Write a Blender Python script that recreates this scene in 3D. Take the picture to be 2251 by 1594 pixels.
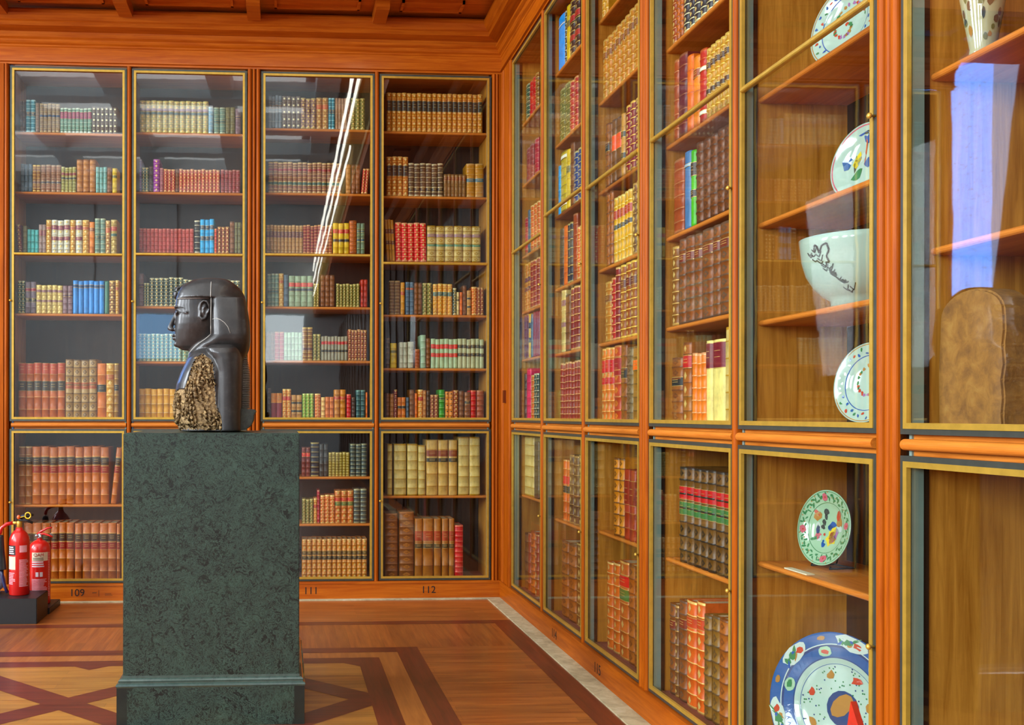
import bpy, bmesh, math, random
from mathutils import Vector, Matrix, noise
for o in list(bpy.data.objects): bpy.data.objects.remove(o, do_unlink=True)
SC = bpy.context.scene
COL = SC.collection
RNG = random.Random(7)
PI = math.pi

# ------------------------------------------------------------------ camera, world, lights, exposure
cam = bpy.data.cameras.new('camera'); CAM = bpy.data.objects.new('camera', cam); COL.objects.link(CAM)
CAM.location = (-1.7842, -8.0922, 1.5)
CAM.rotation_mode = 'QUATERNION'
CAM.rotation_quaternion = (Matrix.Rotation(-0.0597, 3, 'Z') @ Matrix.Rotation(PI/2, 3, 'X') @ Matrix.Rotation(0.0016, 3, 'Z')).to_quaternion()
cam.sensor_fit = 'HORIZONTAL'; cam.sensor_width = 36.0; cam.lens = 36.0*2189.93/2251
cam.shift_x = (1125.5-754.04)/2251; cam.shift_y = (912.46-797)/2251
cam.clip_start = 0.05; cam.clip_end = 200
SC.camera = CAM
SC.view_settings.view_transform = 'Standard'; SC.view_settings.look = 'None'
SC.view_settings.gamma = 1.0; SC.view_settings.use_curve_mapping = False
SC.view_settings.exposure = 0.64
SC.cycles.diffuse_bounces = 3; SC.cycles.glossy_bounces = 3; SC.cycles.transparent_max_bounces = 12
W = bpy.data.worlds.new('world'); SC.world = W; W.use_nodes = True
W.node_tree.nodes['Background'].inputs[0].default_value = (0.75, 0.85, 1.0, 1)
W.node_tree.nodes['Background'].inputs[1].default_value = 0.3

def area(name, loc, direction, sx, sy, power, col):
    l = bpy.data.lights.new(name, 'AREA'); l.shape = 'RECTANGLE'; l.size = sx; l.size_y = sy
    l.energy = power; l.color = col
    o = bpy.data.objects.new(name, l); COL.objects.link(o); o.location = loc
    o.rotation_mode = 'QUATERNION'; o.rotation_quaternion = Vector(direction).to_track_quat('-Z', 'Y')
    return o
DAY = (0.86, 0.93, 1.0); WARM = (1.0, 0.93, 0.82)
for i, y in enumerate((-2.4, -7.4, -12.4, -17.4)):                  # tall windows of the long wall opposite
    area('window_light', (-12.8, y, 4.6), (1, 0, -0.1), 2.2, 5.6, 800, DAY)
area('ceiling_fill', (-7.0, -13.0, 8.9), (0, 0, -1), 11.4, 19.5, 1200, (0.97, 0.97, 0.95))   # fill light added under the hall ceiling, above its beams
area('court_light', (-7.3, 4.0, 4.5), (1, -0.6, -0.1), 1.6, 3.0, 40, (0.35, 0.6, 1.0))

# ------------------------------------------------------------------ helpers
def lin(h):
    if isinstance(h, str):
        v = [int(h[i:i+2], 16)/255 for i in (0, 2, 4)]
        return tuple(x/12.92 if x <= .04045 else ((x+.055)/1.055)**2.4 for x in v) + (1,)
    return tuple(h) + ((1,) if len(h) == 3 else ())

def newmat(name):
    m = bpy.data.materials.new(name); m.use_nodes = True
    nt = m.node_tree; b = nt.nodes['Principled BSDF']
    return m, nt, b

def node(nt, kind, **kw):
    n = nt.nodes.new(kind)
    for k, v in kw.items(): setattr(n, k, v)
    return n

def ramp(nt, src, stops):
    r = node(nt, 'ShaderNodeValToRGB'); e = r.color_ramp.elements
    while len(e) < len(stops): e.new(0.5)
    for i, (p, c) in enumerate(stops): e[i].position = p; e[i].color = lin(c)
    nt.links.new(src, r.inputs[0]); return r.outputs[0]

def coords(nt, scale=(1, 1, 1), rot=(0, 0, 0), kind='Object'):
    t = node(nt, 'ShaderNodeTexCoord'); m = node(nt, 'ShaderNodeMapping')
    m.inputs['Scale'].default_value = scale; m.inputs['Rotation'].default_value = rot
    nt.links.new(t.outputs[kind], m.inputs[0]); return m.outputs[0]

def noisetex(nt, vec, scale, detail=4, rough=.6, dist=0):
    n = node(nt, 'ShaderNodeTexNoise'); n.inputs['Scale'].default_value = scale
    n.inputs['Detail'].default_value = detail; n.inputs['Roughness'].default_value = rough
    n.inputs['Distortion'].default_value = dist
    nt.links.new(vec, n.inputs['Vector']); return n.outputs[0]

def bump(nt, b, h, strength, dist=.01):
    n = node(nt, 'ShaderNodeBump'); n.inputs['Strength'].default_value = strength; n.inputs['Distance'].default_value = dist
    nt.links.new(h, n.inputs['Height']); nt.links.new(n.outputs[0], b.inputs['Normal'])

def wood(name, a, c, grain, rough=.33, coat=.06, spec=.22, lo=.3, hi=.72):
    m, nt, b = newmat(name)
    sc = {'z': (38, 38, 2.2), 'x': (2.2, 38, 38), 'y': (38, 2.2, 38)}[grain]
    v = coords(nt, sc)
    f = noisetex(nt, v, 1.0, 6, .65, .6)
    nt.links.new(ramp(nt, f, [(lo, a), (hi, c)]), b.inputs['Base Color'])
    b.inputs['Roughness'].default_value = rough
    b.inputs['Coat Weight'].default_value = coat; b.inputs['Coat Roughness'].default_value = .14
    b.inputs['Specular IOR Level'].default_value = spec
    return m

def plain(name, c, rough=.5, metal=0.0, var=.12, scale=30, coat=0):
    m, nt, b = newmat(name)
    l = lin(c)
    f = noisetex(nt, coords(nt), scale, 4)
    dk = tuple(x*(1-var) for x in l[:3]); lt = tuple(min(1, x*(1+var)) for x in l[:3])
    nt.links.new(ramp(nt, f, [(.3, dk), (.7, lt)]), b.inputs['Base Color'])
    b.inputs['Roughness'].default_value = rough; b.inputs['Metallic'].default_value = metal
    b.inputs['Coat Weight'].default_value = coat
    return m

def emit(name, c, s):
    m = bpy.data.materials.new(name); m.use_nodes = True; nt = m.node_tree
    nt.nodes.clear(); e = node(nt, 'ShaderNodeEmission'); o = node(nt, 'ShaderNodeOutputMaterial')
    e.inputs[0].default_value = lin(c); e.inputs[1].default_value = s
    nt.links.new(e.outputs[0], o.inputs[0]); return m

def glassmat(name, base=.05, tint=(.97, .99, .98, 1)):
    m = bpy.data.materials.new(name); m.use_nodes = True; nt = m.node_tree; nt.nodes.clear()
    o = node(nt, 'ShaderNodeOutputMaterial'); mx = node(nt, 'ShaderNodeMixShader')
    t = node(nt, 'ShaderNodeBsdfTransparent'); t.inputs[0].default_value = tint
    g = node(nt, 'ShaderNodeBsdfGlossy'); g.inputs['Roughness'].default_value = .015
    lw = node(nt, 'ShaderNodeLayerWeight'); lw.inputs[0].default_value = .5
    p = node(nt, 'ShaderNodeMath', operation='POWER'); p.inputs[1].default_value = 5.0
    ma = node(nt, 'ShaderNodeMath', operation='MULTIPLY_ADD'); ma.inputs[1].default_value = .5; ma.inputs[2].default_value = base
    nt.links.new(lw.outputs['Facing'], p.inputs[0]); nt.links.new(p.outputs[0], ma.inputs[0])
    # slightly wavy old glass
    bp = node(nt, 'ShaderNodeBump'); bp.inputs['Strength'].default_value = .006; bp.inputs['Distance'].default_value = .02
    nt.links.new(noisetex(nt, coords(nt, (1, 1, .5)), 6, 2), bp.inputs['Height']); nt.links.new(bp.outputs[0], g.inputs['Normal'])
    nt.links.new(ma.outputs[0], mx.inputs[0]); nt.links.new(t.outputs[0], mx.inputs[1]); nt.links.new(g.outputs[0], mx.inputs[2])
    nt.links.new(mx.outputs[0], o.inputs[0]); return m

WOOD_V = wood('mahogany_upright', '8c3c04', 'b45a0a', 'z', .36, 0, .1)
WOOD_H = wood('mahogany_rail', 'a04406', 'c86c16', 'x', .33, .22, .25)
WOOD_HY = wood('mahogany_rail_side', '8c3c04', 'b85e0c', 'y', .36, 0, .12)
WOOD_SHELF = wood('shelf_wood', 'b05c16', 'dc8630', 'x', .4)
WOOD_IN = wood('case_lining_wood', 'a46418', 'e09c3c', 'z', .45, .1)
WOOD_BACK = wood('case_back_wood', '22150e', '3a271a', 'z', .6, 0)
WOOD_DARK = wood('dark_rebate_wood', '1c120c', '3a2416', 'z', .5, 0)
FELT = plain('red_brown_lining', '8c4c3c', .9)
SEAL_REFL_BLUE = plain('seal_blue_reflection', '3878b4', .3, .1, .1, 8)  # reflected blue daylight painted into the strip's colour
SEAL_REFL_FAINT = plain('seal_faint_blue_reflection', '587c98', .3, .1, .1, 8)  # fainter blue reflection painted into the next case's strip
SEAL = plain('grey_green_seal', '80988e', .4, .1, .08, 8)
BRONZE = plain('dark_bronze', '545850', .35, .6, .12, 20)
BRASS = plain('old_brass', 'cca440', .3, .5, .12, 20)
GILT = plain('gilt', 'd8b050', .35, .5, .15, 60)
GLASS = glassmat('old_glass')
PAGES = plain('page_edges', 'b8a078', .9, 0, .2, 120)
BLACKM = plain('black_paint', '141414', .45)

def vb(bm, pts): return [bm.verts.new(p) for p in pts]

def add_box(bm, x0, x1, y0, y1, z0, z1, mat=0):
    v = vb(bm, [(x0, y0, z0), (x1, y0, z0), (x1, y1, z0), (x0, y1, z0), (x0, y0, z1), (x1, y0, z1), (x1, y1, z1), (x0, y1, z1)])
    for f in ((3, 2, 1, 0), (4, 5, 6, 7), (0, 1, 5, 4), (1, 2, 6, 5), (2, 3, 7, 6), (3, 0, 4, 7)):
        bm.faces.new([v[i] for i in f]).material_index = mat

def add_prism(bm, prof, a, b, axis, mat=0):
    """closed profile [(p,q)] extruded from a to b; axis 'x': (p,q)=(y,z); 'y': (x,z); 'z': (x,y)"""
    def P(p, q, t): return {'x': (t, p, q), 'y': (p, t, q), 'z': (p, q, t)}[axis]
    A = vb(bm, [P(p, q, a) for p, q in prof]); B = vb(bm, [P(p, q, b) for p, q in prof])
    n = len(prof)
    fs = [bm.faces.new([A[i], A[(i+1) % n], B[(i+1) % n], B[i]]) for i in range(n)]
    fs += [bm.faces.new(A[::-1]), bm.faces.new(B)]
    for f in fs: f.material_index = mat
    bmesh.ops.recalc_face_normals(bm, faces=fs)

def halfround(r, n=8, c=(0, 0), flat=.01, sq=1.0):
    """half round facing -y (p along wall, q depth)"""
    pts = [(c[0] + r*math.cos(PI*i/n), c[1] - sq*r*math.sin(PI*i/n)) for i in range(n+1)]
    return pts + [(c[0]-r, c[1]+flat), (c[0]+r, c[1]+flat)]

def add_tube(bm, pts, r, n=10, mat=0, cap=True):
    pts = [Vector(p) for p in pts]; rs = r if isinstance(r, (list, tuple)) else [r]*len(pts)
    up = Vector((0, 0, 1)); rings = []
    for i, p in enumerate(pts):
        t = (pts[min(i+1, len(pts)-1)] - pts[max(i-1, 0)]).normalized()
        a = t.cross(up)
        if a.length < .05: a = t.cross(Vector((1, 0, 0)))
        a.normalize(); b = t.cross(a)
        rings.append([bm.verts.new(p + (a*math.cos(2*PI*k/n) + b*math.sin(2*PI*k/n))*rs[i]) for k in range(n)])
    fs = []
    for i in range(len(rings)-1):
        for k in range(n): fs.append(bm.faces.new([rings[i][k], rings[i][(k+1) % n], rings[i+1][(k+1) % n], rings[i+1][k]]))
    if cap: fs += [bm.faces.new(rings[0][::-1]), bm.faces.new(rings[-1])]
    for f in fs: f.material_index = mat; f.smooth = True
    bmesh.ops.recalc_face_normals(bm, faces=fs)

def add_lathe(bm, prof, n=32, c=(0, 0, 0), mat=0, matf=None):
    rings = []
    for r, z in prof:
        rings.append([bm.verts.new((c[0]+max(r, 1e-4)*math.cos(2*PI*k/n), c[1]+max(r, 1e-4)*math.sin(2*PI*k/n), c[2]+z)) for k in range(n)])
    fs = []
    for i in range(len(rings)-1):
        for k in range(n):
            f = bm.faces.new([rings[i][k], rings[i][(k+1) % n], rings[i+1][(k+1) % n], rings[i+1][k]])
            f.smooth = True; f.material_index = matf(i, k) if matf else mat; fs.append(f)
    for rg, fl in ((rings[0], True), (rings[-1], False)):
        f = bm.faces.new(rg[::-1] if fl else rg); f.material_index = mat; fs.append(f)
    return fs

def add_ell(bm, c, r, n=16, m=10, mat=0, tilt=None):
    vs = []
    for j in range(m+1):
        th = PI*j/m
        vs.append([Vector((r[0]*math.sin(th)*math.cos(2*PI*k/n), r[1]*math.sin(th)*math.sin(2*PI*k/n), r[2]*math.cos(th))) for k in range(n)])
    if tilt: vs = [[tilt @ p for p in row] for row in vs]
    vv = []
    for j, row in enumerate(vs):
        vv.append([bm.verts.new(row[0]+Vector(c))]*n if j in (0, m) else [bm.verts.new(p+Vector(c)) for p in row])
    for j in range(m):
        for k in range(n):
            q = [vv[j][k], vv[j+1][k], vv[j+1][(k+1) % n], vv[j][(k+1) % n]]
            u = []
            for x in q:
                if x not in u: u.append(x)
            f = bm.faces.new(u); f.smooth = True; f.material_index = mat

def obj(name, bm, mats, parent=None, loc=None, smooth=False):
    me = bpy.data.meshes.new(name); bm.to_mesh(me); bm.free()
    for m in (mats if isinstance(mats, (list, tuple)) else [mats]): me.materials.append(m)
    if smooth:
        for p in me.polygons: p.use_smooth = True
    o = bpy.data.objects.new(name, me); COL.objects.link(o)
    if parent is not None: o.parent = parent
    if loc is not None: o.location = loc
    return o

def boxobj(name, dims, m, parent=None, bev=0):
    bm = bmesh.new(); add_box(bm, *dims)
    if bev: bmesh.ops.bevel(bm, geom=bm.edges[:], offset=bev, segments=2, affect='EDGES')
    return obj(name, bm, m, parent)

def thing(name, label, cat, loc=(0, 0, 0), rotz=0, group=None):
    o = bpy.data.objects.new(name, None); COL.objects.link(o); o.empty_display_size = .1
    o.location = loc; o.rotation_euler = (0, 0, rotz)
    o['label'] = label; o['category'] = cat
    if group: o['group'] = group
    return o

def tag(o, label, cat, group=None, kind=None):
    o['label'] = label; o['category'] = cat
    if group: o['group'] = group
    if kind: o['kind'] = kind
    return o

def struct(name, bm, m, parent=None):
    o = obj(name, bm, m, parent); o['kind'] = 'structure'; return o

def textmesh(name, body, size, m, parent, mat4, depth=.0008):
    cu = bpy.data.curves.new(name, 'FONT'); cu.body = body; cu.size = size; cu.extrude = depth
    cu.align_x = 'CENTER'; cu.align_y = 'CENTER'
    t = bpy.data.objects.new(name+'_curve', cu); COL.objects.link(t)
    dg = bpy.context.evaluated_depsgraph_get()
    me = bpy.data.meshes.new_from_object(t.evaluated_get(dg))
    bpy.data.objects.remove(t, do_unlink=True); bpy.data.curves.remove(cu)
    me.transform(mat4); me.materials.clear(); me.materials.append(m); me.name = name
    o = bpy.data.objects.new(name, me); COL.objects.link(o)
    if parent is not None: o.parent = parent
    return o

# ------------------------------------------------------------------ the setting
P = .9494; DP = .1011
def floor_mat(name, a, b_, grain_x=True, cells=True):
    m, nt, b = newmat(name)
    v = coords(nt, (2.0, 30, 1) if grain_x else (30, 2.0, 1))
    f = noisetex(nt, v, 1.0, 6, .65, .5)
    c1 = ramp(nt, f, [(.3, a), (.72, b_)])
    if cells:
        br = node(nt, 'ShaderNodeTexBrick'); br.offset = .37
        br.inputs['Scale'].default_value = 1.0; br.inputs['Mortar Size'].default_value = .0012
        br.inputs['Brick Width'].default_value = .9; br.inputs['Row Height'].default_value = .075
        br.inputs['Color1'].default_value = (.82, .82, .82, 1); br.inputs['Color2'].default_value = (1.15, 1.1, 1.02, 1)
        br.inputs['Mortar'].default_value = (.55, .5, .45, 1)
        nt.links.new(coords(nt, (1, 1, 1), (0, 0, 0 if grain_x else PI/2)), br.inputs['Vector'])
        mx = node(nt, 'ShaderNodeMix', data_type='RGBA', blend_type='MULTIPLY'); mx.inputs[0].default_value = .8
        nt.links.new(c1, mx.inputs[6]); nt.links.new(br.outputs[0], mx.inputs[7]); c1 = mx.outputs[2]
    nt.links.new(c1, b.inputs['Base Color'])
    b.inputs['Roughness'].default_value = .34; b.inputs['Coat Weight'].default_value = .2; b.inputs['Coat Roughness'].default_value = .2
    return m
FL_BASE = floor_mat('floor_boards', '823c14', 'b46c2c')
FL_CROSS = floor_mat('floor_boards_crosswise', '823e16', 'b06628', False)
FL_PANEL = floor_mat('floor_panel_boards', '92581e', 'c48c3c')
FL_DARK = floor_mat('floor_mahogany_band', '4e1a0e', '7c321a', True, False)
FL_DARKY = floor_mat('floor_mahogany_band_lengthwise', '4e1a0e', '7c321a', False, False)
FL_MID = floor_mat('floor_oak_band', '965420', 'bc7434', False, False)

def build_floor():
    bm = bmesh.new()
    mats = [FL_BASE, FL_DARK, FL_DARKY, FL_PANEL, FL_MID, FL_CROSS]
    def quad(pts, mat, z): bm.faces.new(vb(bm, [(x, y, z) for x, y in pts])).material_index = mat
    add_box(bm, -13, .55, -24, 7, -.1, 0, 0)
    z1, z2, z3 = .0006, .0012, .0018
    def rect(x0, x1, y0, y1, mat, z): quad([(x0, y0), (x1, y0), (x1, y1), (x0, y1)], mat, z)
    rect(-12, -.262, -.99, -.88, 1, z2)                             # first mahogany band along the back cases
    rect(-.262, -.128, -20, -.88, 2, z3)                            # and along the side cases
    rect(-12, -.262, -1.69, -.99, 5, z1)                            # crosswise boards between the bands
    rect(-.92, -.262, -20, -1.69, 0, z1)
    ex, ey = -20.0, -1.7
    rect(-12, -1.063, -1.82, -1.69, 1, z2); rect(-1.063, -.92, -4.1, -1.69, 2, z3)
    rect(-12, -1.192, -1.955, -1.82, 4, z1); rect(-1.192, -1.063, -4.1, -1.82, 4, z1)
    rect(-12, -1.325, -2.085, -1.955, 1, z2); rect(-1.325, -1.192, -4.1, -1.955, 2, z3)
    rect(-12, -1.325, -3.62, -2.085, 3, z1)                         # the panel with the saltires
    rect(-12, -1.325, -3.75, -3.62, 1, z2)
    w = .082; top, bot, mid = -2.085, -3.62, -2.852
    half = top - mid
    zz = [z2]
    def clipband(ax, ay, bx, by):
        zz[0] += .00012
        dx, dy = bx-ax, by-ay; s = w/abs(dy/math.hypot(dx, dy))     # horizontal half-width of a slanted band
        quad([(ax-s, ay), (ax+s, ay), (bx+s, by), (bx-s, by)], 1, zz[0])
    k = .80                                                          # half a period along the wall
    for i in range(-1, 9):
        x0 = -2.12 - (i)*2*k
        if x0 < -9: break
        if i >= 0:
            clipband(x0, top, x0-2*k, bot)
            clipband(x0, top, x0+k if i == 0 else x0+2*k, mid if i == 0 else bot)
            if i == 0: clipband(x0, bot, x0+k, mid)
        quad([(x0-k-.1, top), (x0-k+.1, top), (x0-k, top-.085)], 1, z2)
    bmesh.ops.recalc_face_normals(bm, faces=bm.faces[:])
    for f in bm.faces:
        if f.normal.z < -.5 and len(f.verts) in (3, 4) and f.calc_center_median().z > -.01: f.normal_flip()
    o = struct('floor', bm, mats)
build_floor()

def stone_mat():
    m, nt, b = newmat('pale_marble_kerb')
    f = noisetex(nt, coords(nt, (1, 1, 1)), 9, 6, .7, 1.0)
    nt.links.new(ramp(nt, f, [(.3, '9c9070'), (.55, 'c4b890'), (.75, 'dcd4b8')]), b.inputs['Base Color'])
    b.inputs['Roughness'].default_value = .55; return m
STONE = stone_mat()
bm = bmesh.new(); add_box(bm, -4.06, -.122, -.055, -.012, 0, .008); struct('trim_1', bm, STONE)
bm = bmesh.new(); add_box(bm, -.122, -.012, -8.6, -.012, 0, .008); struct('trim_2', bm, STONE)
bm = bmesh.new()
for dims in ((-4.06, .01, -.012, .03, 0, .128), (-4.06, .01, -.018, .03, .128, .146)): add_box(bm, *dims)
BASE_B = struct('baseboard_back', bm, WOOD_H)
bm = bmesh.new()
for dims in ((-.012, .03, -8.6, .0, 0, .128), (-.018, .03, -8.6, .0, .128, .146)): add_box(bm, *dims)
BASE_R = struct('baseboard_right', bm, WOOD_HY)
INK = plain('inked_numerals', '1c120c', .8)
def num_back(body, x): 
    textmesh('case_number', body, .082, INK, BASE_B, Matrix.Translation((x, -.0125, .072)) @ Matrix.Rotation(PI/2, 4, 'X'))
def num_side(body, y):
    textmesh('case_number', body, .082, INK, BASE_R, Matrix.Translation((-.0125, y, .066)) @ Matrix.Rotation(-PI/2, 4, 'Z') @ Matrix.Rotation(PI/2, 4, 'X'))

# frieze and cornice, mitred into the corner; profile is (distance out from the case front, height)
CORN = [(-.03, 4.30), (.0, 4.30), (.0, 4.315), (.018, 4.318), (.018, 4.328), (.004, 4.332), (.004, 4.435), (.012, 4.440), (.012, 4.452), (.03, 4.462), (.04, 4.474),
        (.04, 4.486), (.062, 4.498), (.062, 4.518), (.046, 4.522), (.046, 4.545), (.135, 4.560), (.135, 4.592), (.15, 4.60), (.175, 4.628), (.185, 4.64), (.185, 4.665), (.15, 4.672), (.15, 4.69), (-.03, 4.69)]
def cornice(side):
    bm = bmesh.new(); A = []; B = []
    for d, z in CORN:
        if side == 'back': A.append(bm.verts.new((-4.1, -d, z))); B.append(bm.verts.new((-d, -d, z)))
        else: A.append(bm.verts.new((-d, -8.6, z))); B.append(bm.verts.new((-d, -d, z)))
    n = len(CORN)
    for i in range(n): bm.faces.new([A[i], A[(i+1) % n], B[(i+1) % n], B[i]])
    bm.faces.new(A); bm.faces.new(B[::-1])
    bmesh.ops.recalc_face_normals(bm, faces=bm.faces[:])
    return bm
struct('trim_3', cornice('back'), WOOD_H); struct('trim_4', cornice('side'), WOOD_HY)

# gallery soffit with sunk panels and brackets
SOF = wood('soffit_wood', 'b45410', 'dc7c24', 'x', .4)
ZS = 4.70; GD = .80
def soffit_back():
    bm = bmesh.new()
    add_box(bm, -6.0, .5, -GD, .5, ZS+.02, ZS+.08)
    xs = [-6.0, -4.0, -3.02, -2.02, -1.03]
    edges = xs + [-GD]
    for a, b in zip(edges[:-1], edges[1:]):                          # a raised moulding round each panel
        x0, x1, y0, y1 = a+.16, b-.16, -.43, -.24
        if b == -GD: x1 = b+.42
        for d in ((x0, x1, y0, y0+.02), (x0, x1, y1-.02, y1), (x0, x0+.02, y0, y1), (x1-.02, x1, y0, y1)): add_box(bm, d[0], d[1], d[2], d[3], ZS-.005, ZS+.02)
    add_box(bm, -6.0, 0, -GD, -GD+.10, ZS-.06, ZS+.02)
    add_box(bm, -6.0, 0, -.56, -.53, ZS-.012, ZS+.02)
    return bm
CEIL = struct('ceiling', soffit_back(), SOF)
bm = bmesh.new(); add_box(bm, -GD, .5, -24, -GD, ZS+.02, ZS+.08)
for k in range(8):
    y1 = -GD-.1-k*.98; y0 = y1-.75
    for d in ((-.45, -.26, y0, y0+.02), (-.45, -.26, y1-.02, y1), (-.45, -.43, y0, y1), (-.28, -.26, y0, y1)): add_box(bm, d[0], d[1], d[2], d[3], ZS-.005, ZS+.02)
add_box(bm, -GD, -GD+.1, -24, -GD+.1, ZS-.06, ZS+.02)
struct('trim_5', bm, SOF)
for k, x in enumerate((-3.985, -3.02, -2.02, -1.03)):
    bm = bmesh.new()
    add_prism(bm, [(-.17, 4.655), (-.20, 4.615), (-.50, 4.605), (-.53, 4.615), (-.53, 4.66), (-.545, 4.665), (-.545, 4.70), (-.17, 4.70)], x-.052, x+.052, 'x')
    struct('trim_%d' % (6+k), bm, WOOD_H)

# corner post between the two ranges, and the pilaster that ends the back range
def reed_post(name, bm, m): return struct(name, bm, m)
bm = bmesh.new()
add_box(bm, -.076, .3, .004, .3, .146, 4.31)
for x in (-.062, -.036): add_prism(bm, halfround(.013, 8, (x, .004)), .146, 4.30, 'z')
add_box(bm, -.022, .0, -.008, .01, .146, 4.30)
struct('trim_10', bm, WOOD_V)
bm = bmesh.new()
add_box(bm, .004, .3, -.3403, .004, .146, 4.31)
def side_half(r, y, n=8): return [(.004 - r*math.sin(PI*i/n), y + r*math.cos(PI*i/n)) for i in range(n+1)] + [(.014, y-r), (.014, y+r)]
for y in (-.045, -.085): add_prism(bm, side_half(.016, y), .146, 4.30, 'z')
add_box(bm, -.004, .01, -.27, -.13, .146, 4.30)
add_prism(bm, side_half(.016, -.318), .146, 4.30, 'z')
struct('trim_11', bm, WOOD_V)
bm = bmesh.new()
add_box(bm, -4.06, -3.975, .004, .5, .146, 4.31)
add_prism(bm, halfround(.016, 8, (-3.993, .004)), .146, 4.30, 'z')
add_box(bm, -4.06, -4.012, -.010, .01, .146, 4.30)
struct('trim_12', bm, WOOD_V)
bm = bmesh.new()
add_box(bm, -.024, .002, -.205, -.165, 1.60, 1.70)
tag(obj('cupboard_catch', bm, wood('catch_wood', '5c2408', '7c3410', 'z')), 'small brown wooden block fixed to the orange post in the corner', 'catch')

# walls behind the cases, the hall and its upper gallery
PLASTER = plain('grey_plaster', 'c0c8cc', .8, 0, .06, 3)
PLASTER2 = plain('grey_green_plaster', '6c746c', .8, 0, .06, 3)
bm = bmesh.new(); add_box(bm, -4.06, .6, .5, .6, 0, 9.0); struct('wall_back', bm, PLASTER)
bm = bmesh.new(); add_box(bm, .5, .6, -24, .5, 0, 9.0)
add_box(bm, 0, .5, -24, -6.30, 0, 4.31)
for k in range(17): add_box(bm, -.02, 0, -6.6-k*1.0, -6.5-k*1.0, .1, 4.3)
struct('wall_right', bm, [PLASTER]); 
w_r = bpy.data.objects['wall_right']
w_r.data.materials[0] = wood('hall_case_wood', '30180c', '4c2812', 'z', .4)
bm = bmesh.new()
add_box(bm, -13, .6, -24.1, -24, 0, 9.0)
for k in range(5):
    x = -12.2+k*2.6; add_box(bm, x, x+1.8, -24, -23.9, 5.6, 8.2)
struct('wall_front', bm, PLASTER)
bm = bmesh.new(); add_box(bm, -13.1, -13, -24, 7, 0, 9.0)
for y in (-2.4, -7.4, -12.4, -17.4):
    for d in ((y-1.3, y-1.15), (y+1.15, y+1.3)): add_box(bm, -13, -12.85, d[0], d[1], 1.7, 7.5)
    add_box(bm, -13, -12.85, y-1.3, y+1.3, 7.4, 7.55); add_box(bm, -13, -12.8, y-1.3, y+1.3, 1.6, 1.72)
struct('wall_left', bm, PLASTER2)
bm = bmesh.new()
add_box(bm, -13, .6, -24, 7, 9.0, 9.1)
for k in range(11): add_box(bm, -13, .6, -23.6+k*2.3, -23.1+k*2.3, 8.45, 8.86)
for k in range(6): add_box(bm, -12.6+k*2.3, -12.1+k*2.3, -24, 2, 8.5, 8.86)
struct('trim_13', bm, PLASTER)
# court beyond the end of the back range, seen only in the side glass
bm = bmesh.new()
add_box(bm, -7.6, -7.5, 5.3, 7, 0, 9); add_box(bm, -7.6, -7.5, .6, 3.9, 0, 9); add_box(bm, -7.6, -7.5, 3.9, 5.3, 0, 2.75); add_box(bm, -7.6, -7.5, 3.9, 5.3, 6.6, 9)
add_box(bm, -7.6, -4.2, 6.9, 7, 0, 9)
struct('wall_court', bm, PLASTER2)
def window_blue():
    m = emit('blue_window_sky', (.16, .36, .95), 6.0); nt = m.node_tree
    f = noisetex(nt, coords(nt, (1, 2, 4)), 5, 8, .75, 1.5)
    e = [n for n in nt.nodes if n.type == 'EMISSION'][0]
    nt.links.new(ramp(nt, f, [(.36, (.0, .05, .3)), (.47, (.01, .2, .95)), (.7, (.06, .3, 1.0))]), e.inputs[0])
    return m
bm = bmesh.new(); add_box(bm, -7.56, -7.54, 3.9, 5.3, 2.75, 6.6); struct('window_1', bm, window_blue())
# gallery front: gilt railing and glowing strips added for a bright streak in the glass
bm = bmesh.new()
add_box(bm, -GD-.02, -GD+.06, -24, -.8, 4.78, 4.86)
for k in range(110): add_box(bm, -GD, -GD+.03, -23.9+k*.21, -23.86+k*.21, 4.86, 5.62)
add_box(bm, -GD-.03, -GD+.06, -24, -.8, 5.62, 5.70)
struct('trim_14', bm, GILT)
bm = bmesh.new(); add_box(bm, -GD-.045, -GD-.01, -23.8, -3.0, 5.705, 5.82); add_box(bm, -GD-.055, -GD-.03, -23.8, -6.0, 5.30, 5.34); add_box(bm, -GD-.06, -GD-.03, -23.8, -5.0, 6.1, 6.2)
struct('trim_15', bm, emit('added_streak_glow', (1.0, .96, .85), 9.0))  # not a real trim: glowing strips added for the streak in the glass
# two bright windows in the far end of the hall, behind the visitor
WINM = emit('far_window', (.85, .95, 1.0), 4.0)
for k, (x0, x1, z0, z1, m_) in enumerate(((-2.35, -1.15, 3.2, 4.7, WINM), (-6.6, -5.1, 3.3, 4.7, emit('far_window_blue', (.35, .62, 1.0), 3.0)))):
    bm = bmesh.new(); add_box(bm, x0, x1, -23.97, -23.93, z0, z1); struct('window_%d' % (k+2), bm, m_)

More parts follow.
